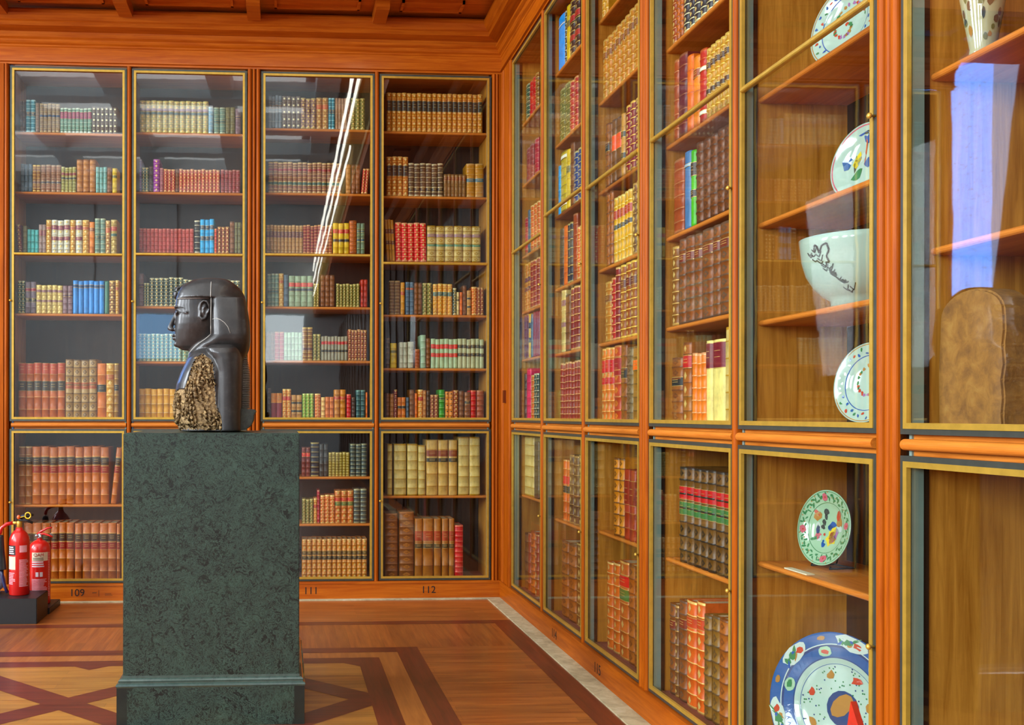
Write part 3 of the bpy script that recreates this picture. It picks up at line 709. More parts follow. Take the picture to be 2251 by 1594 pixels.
def bookcase(b):
    x0, y0 = ORIGIN[b]; rot = 0 if b[0] == 'B' else -PI/2
    t = thing('bookcase', LBL[b], 'bookcase', (x0, y0, 0), rot, 'back range bookcases' if b[0] == 'B' else 'side range bookcases')
    fl = .021 if LEFT[b] in ('single', ) or b in ('R2', 'R3', 'R5', 'B2', 'B4') else .008
    fr = .021 if RIGHT[b] == 's' else .008
    if b in ('B1', 'R1'): fl = .008
    mesh_child('back', 'back_panel', lambda bm: add_box(bm, .004, P-.004, DEPTH, DEPTH+.02, .02, 4.3), WOOD_BACK, t)
    mesh_child('sideL', 'side_panel', lambda bm: add_box(bm, .004, .022, .05, DEPTH, .02, 4.3), WOOD_IN, t)
    mesh_child('sideR', 'side_panel', lambda bm: add_box(bm, P-.022, P-.004, .05, DEPTH, .02, 4.3), WOOD_IN, t)
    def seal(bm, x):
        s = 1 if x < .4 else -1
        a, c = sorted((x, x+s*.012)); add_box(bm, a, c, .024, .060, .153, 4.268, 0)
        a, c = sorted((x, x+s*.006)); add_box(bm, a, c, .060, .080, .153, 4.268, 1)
    mesh_child('sealL'+(b if b in ('B1', 'B2') else ''), 'rebate_strip', lambda bm: seal(bm, .022), [{'B1': SEAL_REFL_BLUE, 'B2': SEAL_REFL_FAINT}.get(b, SEAL), WOOD_DARK], t)
    mesh_child('sealR', 'rebate_strip', lambda bm: seal(bm, P-.022), [SEAL, WOOD_DARK], t)
    mesh_child('bot', 'bottom_board', lambda bm: add_box(bm, .022, P-.022, .036, DEPTH, .10, .152), FELT, t)
    mesh_child('mid', 'middle_board', lambda bm: add_box(bm, .022, P-.022, .036, DEPTH, 1.395, 1.4655), WOOD_SHELF, t)
    mesh_child('top', 'top_board', lambda bm: add_box(bm, .022, P-.022, .036, DEPTH, 4.27, 4.3), WOOD_SHELF, t)
    def shelf(bm):
        r = .011
        prof = [(.086+r - r*math.sin(PI*i/6), -r + r*math.cos(PI*i/6)) for i in range(7)] + [(DEPTH, -2*r), (DEPTH, 0)]
        add_prism(bm, prof, .024, P-.024, 'x')
    for z in sorted(SHELF[b]):
        if min(abs(z-1.4655), abs(z-.152)) > .06:
            o = mesh_child('shelf', 'shelf', shelf, WOOD_SHELF, t); o.location = (0, 0, z)
    # uprights: half-round reeds in front of a dark rebate
    if LEFT[b] == 'single':
        def f(bm):
            add_prism(bm, halfround(.0165, 10, (0, .01), .03), .146, 4.30, 'z')
            add_box(bm, -.0205, .0205, .03, .0495, .146, 4.30, 1)
        mesh_child('stile', 'stile', f, [WOOD_V, WOOD_DARK], t)
    if LEFT[b] == 'double':
        def f(bm):
            for x in (-.0165, -DP+.0165): add_prism(bm, halfround(.0165, 10, (x, .01), .02), .146, 4.30, 'z')
            add_prism(bm, halfround(.013, 8, (-DP/2, .010), .02), .146, 4.30, 'z')
            add_box(bm, -DP+.0, 0, .012, .0495, .146, 4.30, 1)
        mesh_child('post', 'post', f, [WOOD_V, WOOD_DARK], t)
    def midrail(bm):
        add_prism(bm, [(.012-.0165*math.sin(PI*i/10), 1.417+.0165*math.cos(PI*i/10)) for i in range(11)] + [(.030, 1.4005), (.030, 1.4335)], .0212, P-.0212, 'x')
        add_box(bm, .0225, P-.0225, .03, .0495, ZL1-.0, ZU0)
    mesh_child('midrail', 'middle_rail', midrail, WOOD_SHELF, t)
    for nm, za, zb in (('upper', ZU0, ZU1), ('lower', ZL0, ZL1)):
        xa, xb = fl, P-fr; key = (nm, fl, fr)
        d = mesh_child(('door',)+key, 'glazed_door', lambda bm: ring(bm, xa, xb, za, zb, .016, .006, .034), BRONZE, t)
        d['label'] = 'tall upper glazed door' if nm == 'upper' else 'short lower glazed door'
        mesh_child(('bead',)+key, 'brass_bead', lambda bm: ring(bm, xa+.016, xb-.016, za+.016, zb-.016, .017, .003, .0165), BRASS, d)
        mesh_child(('pane',)+key, 'glass_pane', lambda bm: add_box(bm, xa+.034, xb-.034, .017, .021, za+.034, zb-.034), GLASS, d)
        if b == 'R6' and nm == 'upper':                              # pane turned a little to swing the blue window into its reflection
            pn = d.children[-1]; a_ = math.radians(.85); pn.rotation_euler = (0, 0, a_); pn.location = (P/2*(1-math.cos(a_))+.019*math.sin(a_), -P/2*math.sin(a_), 0)
        if nm == 'upper' and b != 'R6':
            o = mesh_child(('bar',)+key, 'glazing_bar', lambda bm: add_prism(bm, [(.004-.009*math.sin(PI*i/6), .010*math.cos(PI*i/6)) for i in range(7)] + [(.0165, -.010), (.0165, .010)], xa+.033, xb-.033, 'x'), BRASS, d)
            o.location = (0, 0, BAR[b])
        def knob(bm): add_lathe_y(bm, [(.004, 0), (.004, -.012), (.009, -.016), (.009, -.022), (.004, -.026)])
        o = mesh_child(('knob',), 'lock_knob', knob, BRASS, d)
        o.location = ((xa if b[0] == 'B' else xb-.0) + (.008 if b[0] == 'B' else -.008), .006, 2.41 if nm == 'upper' else .80)
    return t

def add_lathe_y(bm, prof, n=10):
    fs = add_lathe(bm, prof, n)
    vs = {v for f in fs for v in f.verts}
    for v in vs: v.co = Vector((v.co.x, v.co.z, -v.co.y))
    bmesh.ops.recalc_face_normals(bm, faces=fs)

CASES = {b: bookcase(b) for b in ORIGIN}
num_back('109', -3.43); num_back('111', -1.56); num_back('112', -.60)
num_side('114', -1.66); num_side('115', -2.56)
bm = bmesh.new()                                                     # worn dashes after the number 109
for d in ((-3.31, -3.275, .07, .076), (-3.26, -3.256, .045, .095), (-3.21, -3.16, .062, .066), (-3.21, -3.15, .052, .055)): add_box(bm, d[0], d[1], -.0128, -.0118, d[2], d[3])
o = obj('worn_dash', bm, plain('worn_ink', '5c3410', .8), BASE_B)

# ------------------------------------------------------------------ books
MATS = {}
def leather(hexc):
    if hexc not in MATS:
        m, nt, b = newmat('leather_' + hexc)
        l = lin(hexc); g_ = .3*l[0]+.6*l[1]+.1*l[2]
        l = tuple(max(.004, g_+(x-g_)*1.22) for x in l[:3])
        f = noisetex(nt, coords(nt, (1, 1, .6)), 24, 6, .7)
        nt.links.new(ramp(nt, f, [(.28, tuple(x*.62 for x in l[:3])), (.5, l[:3]), (.75, tuple(min(1, x*1.25+.01) for x in l[:3]))]), b.inputs['Base Color'])
        b.inputs['Roughness'].default_value = .42; b.inputs['Specular IOR Level'].default_value = .5
        MATS[hexc] = m
    return MATS[hexc]
def tooling(hexc):
    k = 't' + hexc
    if k not in MATS: MATS[k] = plain('tooling_' + hexc, hexc, .38, .25, .15, 80)
    return MATS[k]
DOTW = 'e8e0b0'

ST = {}
for l in STYLES.strip().splitlines():
    k, v = l.split(':'); d, base, nb, band, labs, orn = v.split('|')
    L = []
    for q in labs.split(';'):
        if q: a, c, h = q.split('-'); L.append((float(a), float(c), h))
    ST[k] = (d, base, int(nb), band, L, int(orn))

NA = 8
def spine_prof(w, rr):
    """points of the rounded spine from x=0 to x=w, apex at y=0; with a joint groove at each side"""
    pts = []
    for i in range(NA+1):
        u = -1 + 2*i/NA
        pts.append((w/2 + u*w/2, rr*(1-math.sqrt(max(0, 1-(u*.97)**2)))*1.0))
    return pts

def book_meshes(style, w, h, d, seed):
    desc, base, nb, band, labs, orn = ST[style]
    rg = random.Random(seed)
    rr = min(.3*w, .016)
    prof = spine_prof(w, rr)
    hb = max(.0036, .0085*min(1, h/.3))
    bands = [h*(.06 + .88*(i+.5)/nb) for i in range(nb)] if nb else []
    big = orn == 2
    levels = {0.0: 0, h: 0}
    for z in bands:
        for q, o_ in ((-1, 0), (-.62, 1), (.62, 1), (1, 0)): levels[z+q*hb/2*(1.5 if big else 1)] = o_
    for q in (.012, h-.012): levels[q] = levels.get(q, 0)
    zs = sorted(levels)
    bm = bmesh.new()
    grid = []
    for z in zs:
        off = .0022 if levels[z] else 0
        row = []
        for i, (x, y) in enumerate(prof):
            k = 1 if 0 < i < NA else 0
            bow = 0
            row.append(bm.verts.new((x, y - off*k*(1.5 if big else 1), z)))
        grid.append(row)
    for j in range(len(zs)-1):
        zm = (zs[j]+zs[j+1])/2
        isb = levels[zs[j]] and levels[zs[j+1]]
        edge = (zs[j] in (0.0,) or zs[j+1] == h) and nb >= 5
        for i in range(NA):
            f = bm.faces.new([grid[j][i], grid[j][i+1], grid[j+1][i+1], grid[j+1][i]])
            f.smooth = True
            f.material_index = 1 if (isb or edge) and 0 <= i < NA else 0
    # boards and back
    bot = [grid[0][0], grid[0][NA]]; top = [grid[-1][0], grid[-1][NA]]
    bl, br = vb(bm, [(0, d, 0), (w, d, 0)]); tl, tr = vb(bm, [(0, d, h), (w, d, h)])
    left = [grid[j][0] for j in range(len(zs))]; right = [grid[j][NA] for j in range(len(zs))]
    bm.faces.new(left + [tl, bl][::1]); bm.faces.new([br, tr] + right[::-1])
    bm.faces.new([bl, tl, tr, br]).material_index = 2
    bm.faces.new([grid[0][i] for i in range(NA+1)] + [br, bl])
    # top: cover rim and sunk page block
    t = min(.0035, w*.14)
    inner = vb(bm, [(t, rr+.002, h), (w-t, rr+.002, h), (w-t, d-.001, h), (t, d-.001, h)])
    sunk = vb(bm, [(t, rr+.002, h-.005), (w-t, rr+.002, h-.005), (w-t, d-.001, h-.005), (t, d-.001, h-.005)])
    mid = NA//2
    bm.faces.new([grid[-1][0], inner[0], inner[3], tl]); bm.faces.new([inner[1], grid[-1][NA], tr, inner[2]])
    bm.faces.new([grid[-1][i] for i in range(NA+1)] + [inner[1], inner[0]]); bm.faces.new([tl, inner[3], inner[2], tr])
    for i in range(4): bm.faces.new([inner[i], inner[(i+1) % 4], sunk[(i+1) % 4], sunk[i]])
    bm.faces.new(sunk).material_index = 2
    # tooled ornaments between the bands, lying on the curved spine
    def surf(x):
        for (xa, ya), (xb, yb) in zip(prof[:-1], prof[1:]):
            if xa <= x <= xb: return ya + (yb-ya)*(x-xa)/(xb-xa)
        return rr
    def patch(cx, cz, rx, rz, mat, kind):
        n = 4 if kind == 'd' else 8
        vs = []
        for q in range(n):
            a = 2*PI*q/n; x = cx + rx*math.cos(a); vs.append((x, surf(x)-.0009, cz + rz*math.sin(a)))
        c = bm.verts.new((cx, surf(cx)-.0013, cz)); v = vb(bm, vs)
        for q in range(n): bm.faces.new([c, v[q], v[(q+1) % n]]).material_index = mat
    if orn and nb:
        ed = [0.0] + bands + [h]
        for a, c in zip(ed[:-1], ed[1:]):
            zm, sp = (a+c)/2, c-a
            if sp < .022 or any(la*h-.004 < zm < lb*h+.004 for la, lb, _ in labs): continue
            s = min(sp*.3, w*.3)
            if orn == 1: patch(w/2, zm, s*.8, s, 3, 'd')
            elif orn == 2: patch(w/2, zm, w*.27, sp*.28, 3, 'd'); patch(w/2, zm, w*.1, sp*.1, 0, 'o')
            elif orn == 3: patch(w/2, zm, s*.75, s*.75, 3, 'o')
            elif orn == 4: patch(w/2, zm, s*.6, s*.6, 3, 'o')
    bmesh.ops.recalc_face_normals(bm, faces=bm.faces[:])
    third = {1: tooling('dcb868'), 2: leather(band) if band != base else leather(base), 3: tooling(DOTW), 4: leather('1c1610')}.get(orn, tooling('dcb868'))
    bmat = tooling(band) if sum(lin(band)[:3]) > sum(lin(base)[:3]) else leather(band)
    me = bpy.data.meshes.new('book'); bm.to_mesh(me); bm.free()
    for m in (leather(base), bmat, PAGES, third): me.materials.append(m)
    # title labels: one thin leather patch each, with gilt rules
    out = []
    for a, c, hx in labs:
        bm = bmesh.new()
        za, zb = a*h, c*h
        rows = [(za, 0), (za+.0022, 1), (za+.0042, 0)]
        nline = 2 if (zb-za) > .03 else 1
        q = zb-za
        cuts = [za, za+.0025, zb-.0025, zb]; mt = [1, 0, 1]
        if q > .028:
            m1 = za+q*.42; m2 = za+q*.66
            cuts = [za, za+.0025, m1, m1+.0025, m2, m2+.0025, zb-.0025, zb]; mt = [1, 0, 2, 0, 2, 0, 1]
        V = [[bm.verts.new((x if 0 < i < NA else (x+.0004 if i == 0 else x-.0004), y-.0031*(1.0 if 0 < i < NA else .2), z)) for i, (x, y) in enumerate(prof)] for z in cuts]
        for j in range(len(cuts)-1):
            for i in range(NA):
                f = bm.faces.new([V[j][i], V[j][i+1], V[j+1][i+1], V[j+1][i]]); f.smooth = True
                f.material_index = 1 if mt[j] == 1 else (1 if mt[j] == 2 and 2 <= i <= NA-3 else 0)
        bmesh.ops.recalc_face_normals(bm, faces=bm.faces[:])
        ml = bpy.data.meshes.new('title_label'); bm.to_mesh(ml); bm.free()
        ml.materials.append(leather(hx)); ml.materials.append(tooling('b09050' if style[:3] in ('sag', 'gre', 'bla') else 'c8a458'))
        out.append(ml)
    return me, out

ORD = ['first', 'second', 'third', 'fourth', 'fifth', 'sixth', 'seventh', 'eighth', 'ninth', 'tenth', 'eleventh', 'twelfth', 'thirteenth', 'fourteenth', 'fifteenth', 'sixteenth', 'seventeenth',
       'eighteenth', 'nineteenth', 'twentieth'] + ['twenty-' + s for s in ('first', 'second', 'third', 'fourth', 'fifth', 'sixth', 'seventh', 'eighth', 'ninth')] + ['thirtieth'] + ['thirty-' + s for s in ('first', 'second', 'third', 'fourth', 'fifth')]
plan = []
UP = {}; LO = {}
for b, z, runs in ROWS:
    upper = z > 1400
    D = UP if upper else LO
    D[b] = D.get(b, 0) + 1
    total_up = sum(1 for q in ROWS if q[0] == b and q[1] > 1400); total_lo = sum(1 for q in ROWS if q[0] == b and q[1] < 1400)
    i = D[b]
    if upper: sh = 'top shelf' if i == 1 and b != 'R4' else ORD[i-1] + ' shelf'
    else: sh = 'bottom shelf' if i == total_lo else ('lower shelf' if total_lo == 2 else ORD[i-1] + ' lower shelf')
    idx = 0; used = 0
    for run in runs:
        x0, x1, n, h, st = run[:5]; lean = run[5] if len(run) > 5 else 0
        wz = (x1-x0)/n
        x0 = max(x0, used)
        if x1-x0 < n*8: x0 = x1-n*8
        wz = (x1-x0)/n
        for k in range(n):
            idx += 1
            plan.append(dict(b=b, z=z/1000, x=(x0+wz*k)/1000, w=(wz-1.2)/1000, h=h/1000, st=st, lean=lean, idx=idx, sh=sh, key=(st, round(wz, 1), h, k % 3 if n > 2 else 0)))
        used = x1+1
def world_of(b, x, y, z):
    ox, oy = ORIGIN[b]
    return Vector((ox+x, oy+y, z)) if b[0] == 'B' else Vector((ox+y, oy-x, z))
for p in plan:                                                       # how large each book shows from where the photograph was taken
    a = world_of(p['b'], p['x'], .1, p['z']); c = world_of(p['b'], p['x']+p['w'], .1, p['z'])
    dist = (a - Vector(CAM.location)).length
    vis = 1.0
    if p['b'] == 'B2' and p['z'] < 2.5 and p['x'] > .36: vis = .15   # behind the bust
    wv = p['w'] if p['b'][0] == 'B' else p['w']*.32
    p['area'] = vis*wv*p['h']/dist**2
plan.sort(key=lambda p: -p['area'])
for i, p in enumerate(plan): p['own'] = i < 300
cache = {}
rest = []
BD = .17
for p in plan:
    # volumes of a set differ a little in height
    kk = p['key']
    if kk not in cache:
        dh = RNG.uniform(-.006, .004) if kk[3] else 0
        cache[kk] = (book_meshes(p['st'], p['w'], p['h']+dh, min(.26, .10+.30*p['h']), 1), dh)
    (me, labs), dh = cache[kk]
    push = RNG.uniform(0, .006)
    ox, oy = ORIGIN[p['b']]
    loc = world_of(p['b'], p['x'], .092+push, p['z']+.0006)
    rz = 0 if p['b'][0] == 'B' else -PI/2
    lean = p['lean'] or (RNG.uniform(-.12, .12))
    ry = math.radians(lean)
    if p['b'][0] != 'B' and not p['lean']: ry *= .5
    rot = Matrix.Rotation(rz, 4, 'Z') @ Matrix.Rotation(ry, 4, 'Y')
    lift = p['w']*math.sin(abs(ry)) if ry > 0 else 0
    mw = Matrix.Translation(loc + Vector((0, 0, lift))) @ rot
    if p['own']:
        o = bpy.data.objects.new('book', me); COL.objects.link(o); o.matrix_world = mw
        d = ST[p['st']][0]
        o['label'] = '%s book, %s from left, %s, %s' % (d, ORD[p['idx']-1], p['sh'], CASE[p['b']])
        o['category'] = 'book'; o['group'] = 'books on the %s of the %s' % (p['sh'], CASE[p['b']])
        for ml in labs:
            c = bpy.data.objects.new('title_label', ml); COL.objects.link(c); c.parent = o
    else:
        rest.append((me, mw))
        for ml in labs: rest.append((ml, mw))
# the remaining smaller volumes, past three hundred
bm = bmesh.new(); allm = []; slot = {}
for me, mw in rest:
    n0 = len(bm.faces)
    tmp = me.copy(); tmp.transform(mw)
    for m in me.materials:
        if m.name not in slot: slot[m.name] = len(allm); allm.append(m)
    mp = [slot[m.name] for m in me.materials]
    bm.from_mesh(tmp); bm.faces.ensure_lookup_table()
    for f in bm.faces[n0:]: f.material_index = mp[f.material_index]
    bpy.data.meshes.remove(tmp)
o = obj('small_volumes', bm, allm)
tag(o, 'smaller bound volumes filling the remaining shelf space behind the glass', 'books', None, 'stuff')
print('books', len(plan), 'own', sum(p['own'] for p in plan))

# ------------------------------------------------------------------ ceramics and stone in the display cases
def glaze(name, c, rough=.12):
    m, nt, b = newmat(name); b.inputs['Base Color'].default_value = lin(c)
    b.inputs['Roughness'].default_value = rough; b.inputs['Coat Weight'].default_value = .4; return m
PORC = glaze('celadon_white_glaze', 'a8c0b0'); PORCG = glaze('pale_green_glaze', '98bc98')
INKB = glaze('ink_black_enamel', '3a4440'); COB = glaze('cobalt_blue', '24549c'); COBL = glaze('light_cobalt', '305c94')
COBD = glaze('dark_cobalt', '2c4470'); IRON = glaze('iron_red', 'b8442c'); PINK = glaze('rose_pink', 'c0606c'); LEAF = glaze('leaf_green', '3c7c4c')
YEL = glaze('enamel_yellow', 'dcc42c'); OCH = glaze('ochre', 'a87838'); WHT = glaze('white_enamel', 'b8c8bc'); VIO = glaze('violet_enamel', '9c6c9c'); SIG = plain('signal_red', 'e03018', .4)

def dish_profile(R, depth, foot):
    """front (concave) face then back; r, y(-=towards viewer)"""
    return [(.0, 0), (R*.50, 0), (R*.62, -depth*.35), (R*.70, -depth*.62), (R*.97, -depth), (R, -depth-.001), (R*1.0, -depth+.003), (R*.72, -depth*.45+.005), (foot, .006), (foot, .012), (foot*.9, .012), (.0, .007)]

def plate(label, center, R, depth, yaw, lean, base_mats, decorate, group='porcelain plates in the display case', seed=1):
    """dish facing local -y; center is the middle of the dish"""
    t = thing('plate', label, 'plate', center, 0, group)
    t.rotation_mode = 'QUATERNION'
    t.rotation_quaternion = (Matrix.Rotation(yaw, 3, 'Z') @ Matrix.Rotation(-lean, 3, 'X')).to_quaternion()
    pr = dish_profile(R, depth, R*.5)
    def ysurf(r):
        for (ra, ya), (rb, yb) in zip(pr[:5], pr[1:6]):
            if ra <= r <= rb+1e-6: return ya + (yb-ya)*(r-ra)/max(1e-6, rb-ra)
        return pr[5][1]
    bm = bmesh.new(); n = 72; rings = []
    for r, y in pr: rings.append([bm.verts.new((max(r, 1e-4)*math.cos(2*PI*k/n), y, max(r, 1e-4)*math.sin(2*PI*k/n))) for k in range(n)])
    for i in range(len(rings)-1):
        for k in range(n):
            f = bm.faces.new([rings[i][k], rings[i+1][k], rings[i+1][(k+1) % n], rings[i][(k+1) % n]]); f.smooth = True
            f.material_index = base_mats[1](i)
    bmesh.ops.recalc_face_normals(bm, faces=bm.faces[:])
    obj('dish', bm, base_mats[0], t)
    bm = bmesh.new()
    mats = []
    def blob(r, a, sr, st_, mat, rot=0, n=10, jag=0, lift=.0008):
        """painted shape centred at polar (r,a) with radial/tangential half sizes"""
        if mat not in mats: mats.append(mat)
        cx, cz = r*math.cos(a), r*math.sin(a)
        rg = random.Random(int(r*1e4+a*977)+seed)
        vs = []
        for q in range(n):
            b_ = 2*PI*q/n; j = 1 + (rg.uniform(-jag, jag) if jag else 0)
            u, w = sr*j*math.cos(b_), st_*j*math.sin(b_)
            u, w = u*math.cos(rot)-w*math.sin(rot), u*math.sin(rot)+w*math.cos(rot)
            x = cx + u*math.cos(a) - w*math.sin(a); z = cz + u*math.sin(a) + w*math.cos(a)
            rr = min(math.hypot(x, z), R*.985); vs.append((x, ysurf(rr)-lift, z))
        c = bm.verts.new((cx, ysurf(min(R*.98, math.hypot(cx, cz)))-lift, cz)); v = vb(bm, vs)
        for q in range(n): bm.faces.new([c, v[(q+1) % n], v[q]]).material_index = mats.index(mat)
    def arc(r0, r1, mat, n=72, lift=.0005, a0=0, a1=2*PI):
        if mat not in mats: mats.append(mat)
        A = [(math.cos(a0+(a1-a0)*k/n), math.sin(a0+(a1-a0)*k/n)) for k in range(n+1)]
        U = vb(bm, [(c*r0, ysurf(r0)-lift, s*r0) for c, s in A]); V = vb(bm, [(c*r1, ysurf(r1)-lift, s*r1) for c, s in A])
        for k in range(n): bm.faces.new([U[k], U[k+1], V[k+1], V[k]]).material_index = mats.index(mat)
    decorate(blob, arc, R)
    obj('painted_decoration', bm, mats, t)
    return t

def famille_rose(blob, arc, R):
    rg = random.Random(3)
    arc(R*.66, R*.675, LEAF); arc(R*.95, R*.965, LEAF)
    for k in range(70):                                              # leafy scroll round the rim
        a = 2*PI*k/70
        blob(R*(.82+.07*math.sin(k*2.1)), a, R*.062, R*.03, LEAF, k*1.3, 7, .5)
        if k % 2: blob(R*(.87-.08*math.sin(k)), a+.07, R*.022, R*.02, OCH, 0, 6, .3)
    for k in range(4):
        blob(R*.81, PI/2*k+.15, R*.10, R*.11, PINK, 0, 9, .25, .0011); blob(R*.81, PI/2*k+.15, R*.03, R*.03, IRON, 0, 7, .2, .0014)
    for x, z, sx, sz, m in ((-.12, .42, .06, .06, INKB), (-.12, .28, .06, .045, INKB), (-.15, .14, .06, .05, INKB), (-.18, .02, .05, .045, INKB), (-.1, -.18, .03, .03, IRON), (-.1, -.45, .05, .05, COB), (-.11, -.36, .04, .03, COB),
                            (.16, .1, .1, .07, COB), (.08, .02, .07, .06, COBL), (.2, -.1, .08, .1, YEL), (.14, -.3, .1, .11, YEL), (.24, -.26, .06, .1, PINK), (.17, -.17, .05, .08, IRON), (.32, -.12, .06, .1, VIO), (.4, .2, .09, .09, OCH),
                            (.38, .36, .08, .07, IRON), (.42, .02, .08, .06, WHT), (-.42, .26, .07, .09, OCH), (-.42, .36, .07, .04, IRON), (-.38, .04, .08, .08, WHT), (-.36, -.06, .05, .09, COBD), (-.34, -.24, .09, .06, PINK), (-.26, -.3, .07, .05, WHT), (-.44, -.32, .08, .04, LEAF)):
        r = math.hypot(x, z)*R; blob(r, math.atan2(z, x), sx*R*1.45, sz*R*1.45, m, 0, 9, .3)

def imari(blob, arc, R):
    arc(R*.66, R*.83, COBD); arc(R*.83, R*.845, WHT)
    for k in range(60):                                              # cross-hatched inner border
        a = 2*PI*k/60; blob(R*.745, a, R*.075, R*.006, COBL, .5, 4, 0, .0008); blob(R*.745, a, R*.075, R*.006, COBL, -.5, 4, 0, .001)
    for k in range(6):
        a = 2*PI*k/6 + .35
        blob(R*.895, a, R*.098, R*.23, WHT, 0, 14, .16, .0014); blob(R*.9, a+.16, R*.05, R*.05, LEAF, .2, 8, .5, .0017); blob(R*.86, a+.02, R*.03, R*.05, OCH, .7, 8, .5, .0017); blob(R*.94, a-.05, R*.025, R*.1, LEAF, .7, 8, .5, .0017); blob(R*.86, a+.2, R*.02, R*.05, COB, .7, 8, .5, .0019)
        blob(R*.895, a+.06, R*.05, R*.07, LEAF, .4, 8, .4, .0018); blob(R*.89, a-.1, R*.04, R*.06, IRON, 0, 8, .4, .0018); blob(R*.92, a, R*.02, R*.03, COB, 0, 6, .3, .002)
        blob(R*.92, a+.5, R*.03, R*.06, OCH, 0, 7, .2, .0014)
        blob(R*.745, a+.5, R*.07, R*.1, PORCG, 0, 12, .08, .0014); blob(R*.745, a+.5, R*.035, R*.06, IRON if k % 2 else LEAF, 0, 7, .35, .0018)
    arc(R*.60, R*.655, PORC); arc(R*.575, R*.582, COBL)
    rg = random.Random(8)
    for k in range(90):
        r = R*math.sqrt(rg.uniform(.07, .32)); blob(r, rg.uniform(0, 2*PI), R*.012, R*.012, LEAF if k % 3 else COBD, 0, 6, 0)
    for k in range(7):
        blob(R*.45, 2*PI*k/7+.2, R*.05, R*.07, IRON if k % 2 else OCH, .4, 8, .4, .0012)
    blob(R*.05, 0, R*.24, R*.24, COBD, 0, 16, 0, .0014)
    blob(R*.05, .9, R*.2, R*.12, OCH, 0, 10, .1, .0018)

def blue_lady(blob, arc, R):
    arc(R*.93, R*.965, PINK); 
    for x, z, sx, sz, m in ((.05, .62, .16, .09, COB), (.02, .74, .03, .1, INKB), (.16, .76, .03, .12, INKB), (-.1, .73, .03, .1, COB), (.0, .45, .5, .025, IRON), (-.25, .1, .12, .22, YEL), (-.3, .0, .06, .2, INKB), (-.1, .12, .1, .18, WHT),
                            (.12, -.02, .14, .14, COBL), (.2, .05, .1, .12, COB), (-.55, .1, .12, .2, COBL), (-.2, -.3, .2, .12, LEAF), (.3, -.2, .16, .1, OCH)):
        blob(math.hypot(x, z)*R, math.atan2(z, x), sx*R, sz*R, m, 0, 9, .25)
def green_spray(blob, arc, R):
    arc(R*.68, R*.70, COB); arc(R*.95, R*.97, OCH)
    for k in range(40):
        a = 2*PI*k/40; blob(R*(.82+.07*math.sin(k*2.7)), a, R*.045, R*.03, (LEAF, COB, IRON, COBL)[k % 4], k, 7, .4)
    for k in range(26):
        blob(R*.55*math.sqrt((k*.618) % 1), k*2.4, R*.05, R*.04, (IRON, LEAF, OCH, VIO)[k % 4], k, 7, .4)

one = lambda m: ([m], lambda i: 0)
# facing out of the case (towards -x): yaw -90 degrees, turned a little to the visitor
plate('pale green plate painted with figures and flowers, standing on the lower shelf', (.27, -4.445, .926+.149), .143, .022, -PI/2+.16, .16, one(PORCG), famille_rose)
plate('large blue plate with white floral panels leaning at the bottom of the display case', (.25, -4.56, .152+.2775), .272, .035, -PI/2+.42, .16, ([COBL, PORC], lambda i: 1 if i in (0, 1) else 0), imari)
plate('white plate with a blue and yellow scene standing on the shelf above the bowl', (.28, -4.665, 2.261+.143), .137, .02, -PI/2+.25, .16, one(PORC), blue_lady)
plate('white plate with dense floral rim standing under the bowl shelf', (.28, -4.70, 1.4655+.149), .143, .022, -PI/2+.25, .16, one(PORC), green_spray)
plate('green and blue patterned plate on the top visible shelf above the brass bar', (.24, -4.62, 2.755+.156), .15, .022, -PI/2+.25, .16, one(PORC), green_spray, seed=5)
# small black stands that hold the plates up
def stand(label, c, R, yaw, group='plate stands'):
    t = thing('plate_stand', label, 'stand', c, yaw, group)
    for s in (-1, 1):
        bm = bmesh.new(); add_tube(bm, [(s*R*.35, -.045, .012), (s*R*.35, -.05, .004), (s*R*.35, .06, .004), (s*R*.25, .085, R*.9)], .0035, 8); obj('prong', bm, BLACKM, t)
    bm = bmesh.new(); add_tube(bm, [(-R*.36, .05, .0045), (R*.36, .05, .0045)], .0035, 8); obj('crossbar', bm, BLACKM, t)
stand('small black wire stand under the pale green figure plate', (.285, -4.445, .9262), .143, -PI/2+.16)
stand('black wire stand under the large blue plate', (.26, -4.56, .1522), .27, -PI/2+.42)
stand('black wire stand under the white plate above the bowl', (.295, -4.665, 2.2612), .137, -PI/2+.25)
stand('black wire stand under the floral plate below the bowl', (.295, -4.70, 1.4657), .143, -PI/2+.25)
stand('black wire stand under the plate on the top visible shelf', (.255, -4.62, 2.7552), .15, -PI/2+.25)

# punch bowl with a black dragon-like scroll
t = thing('bowl', 'large white porcelain bowl with black brushwork on a display case shelf', 'bowl', (.243, -4.70, 1.8762))
BP = [(.0, .02), (.085, .012), (.088, 0), (.094, 0), (.096, .03), (.12, .045), (.150, .075), (.176, .12), (.19, .17), (.196, .225), (.199, .248), (.196, .249), (.19, .225), (.17, .13), (.13, .07), (.0, .045)]
bm = bmesh.new(); fs = add_lathe(bm, BP, 64); bmesh.ops.recalc_face_normals(bm, faces=bm.faces[:]); obj('body', bm, PORC, t)
def bowl_r(z):
    for (ra, za), (rb, zb) in zip(BP[4:9], BP[5:10]):
        if za <= z <= zb: return ra + (rb-ra)*(z-za)/(zb-za)
    return .196
bm = bmesh.new()
def stroke(pts, w):
    for (a0, z0), (a1, z1) in zip(pts[:-1], pts[1:]):
        v = []
        dx, dz = (a1-a0)*.18, z1-z0; L = math.hypot(dx, dz) or 1; nx, nz = -dz/L*w/.18, dx/L*w
        for a, z in ((a0-nx, z0-nz), (a1-nx, z1-nz), (a1+nx, z1+nz), (a0+nx, z0+nz)):
            r = bowl_r(z)+.0011; v.append((r*math.cos(a), r*math.sin(a), z))
        bm.faces.new(vb(bm, v))
A0 = math.radians(198)
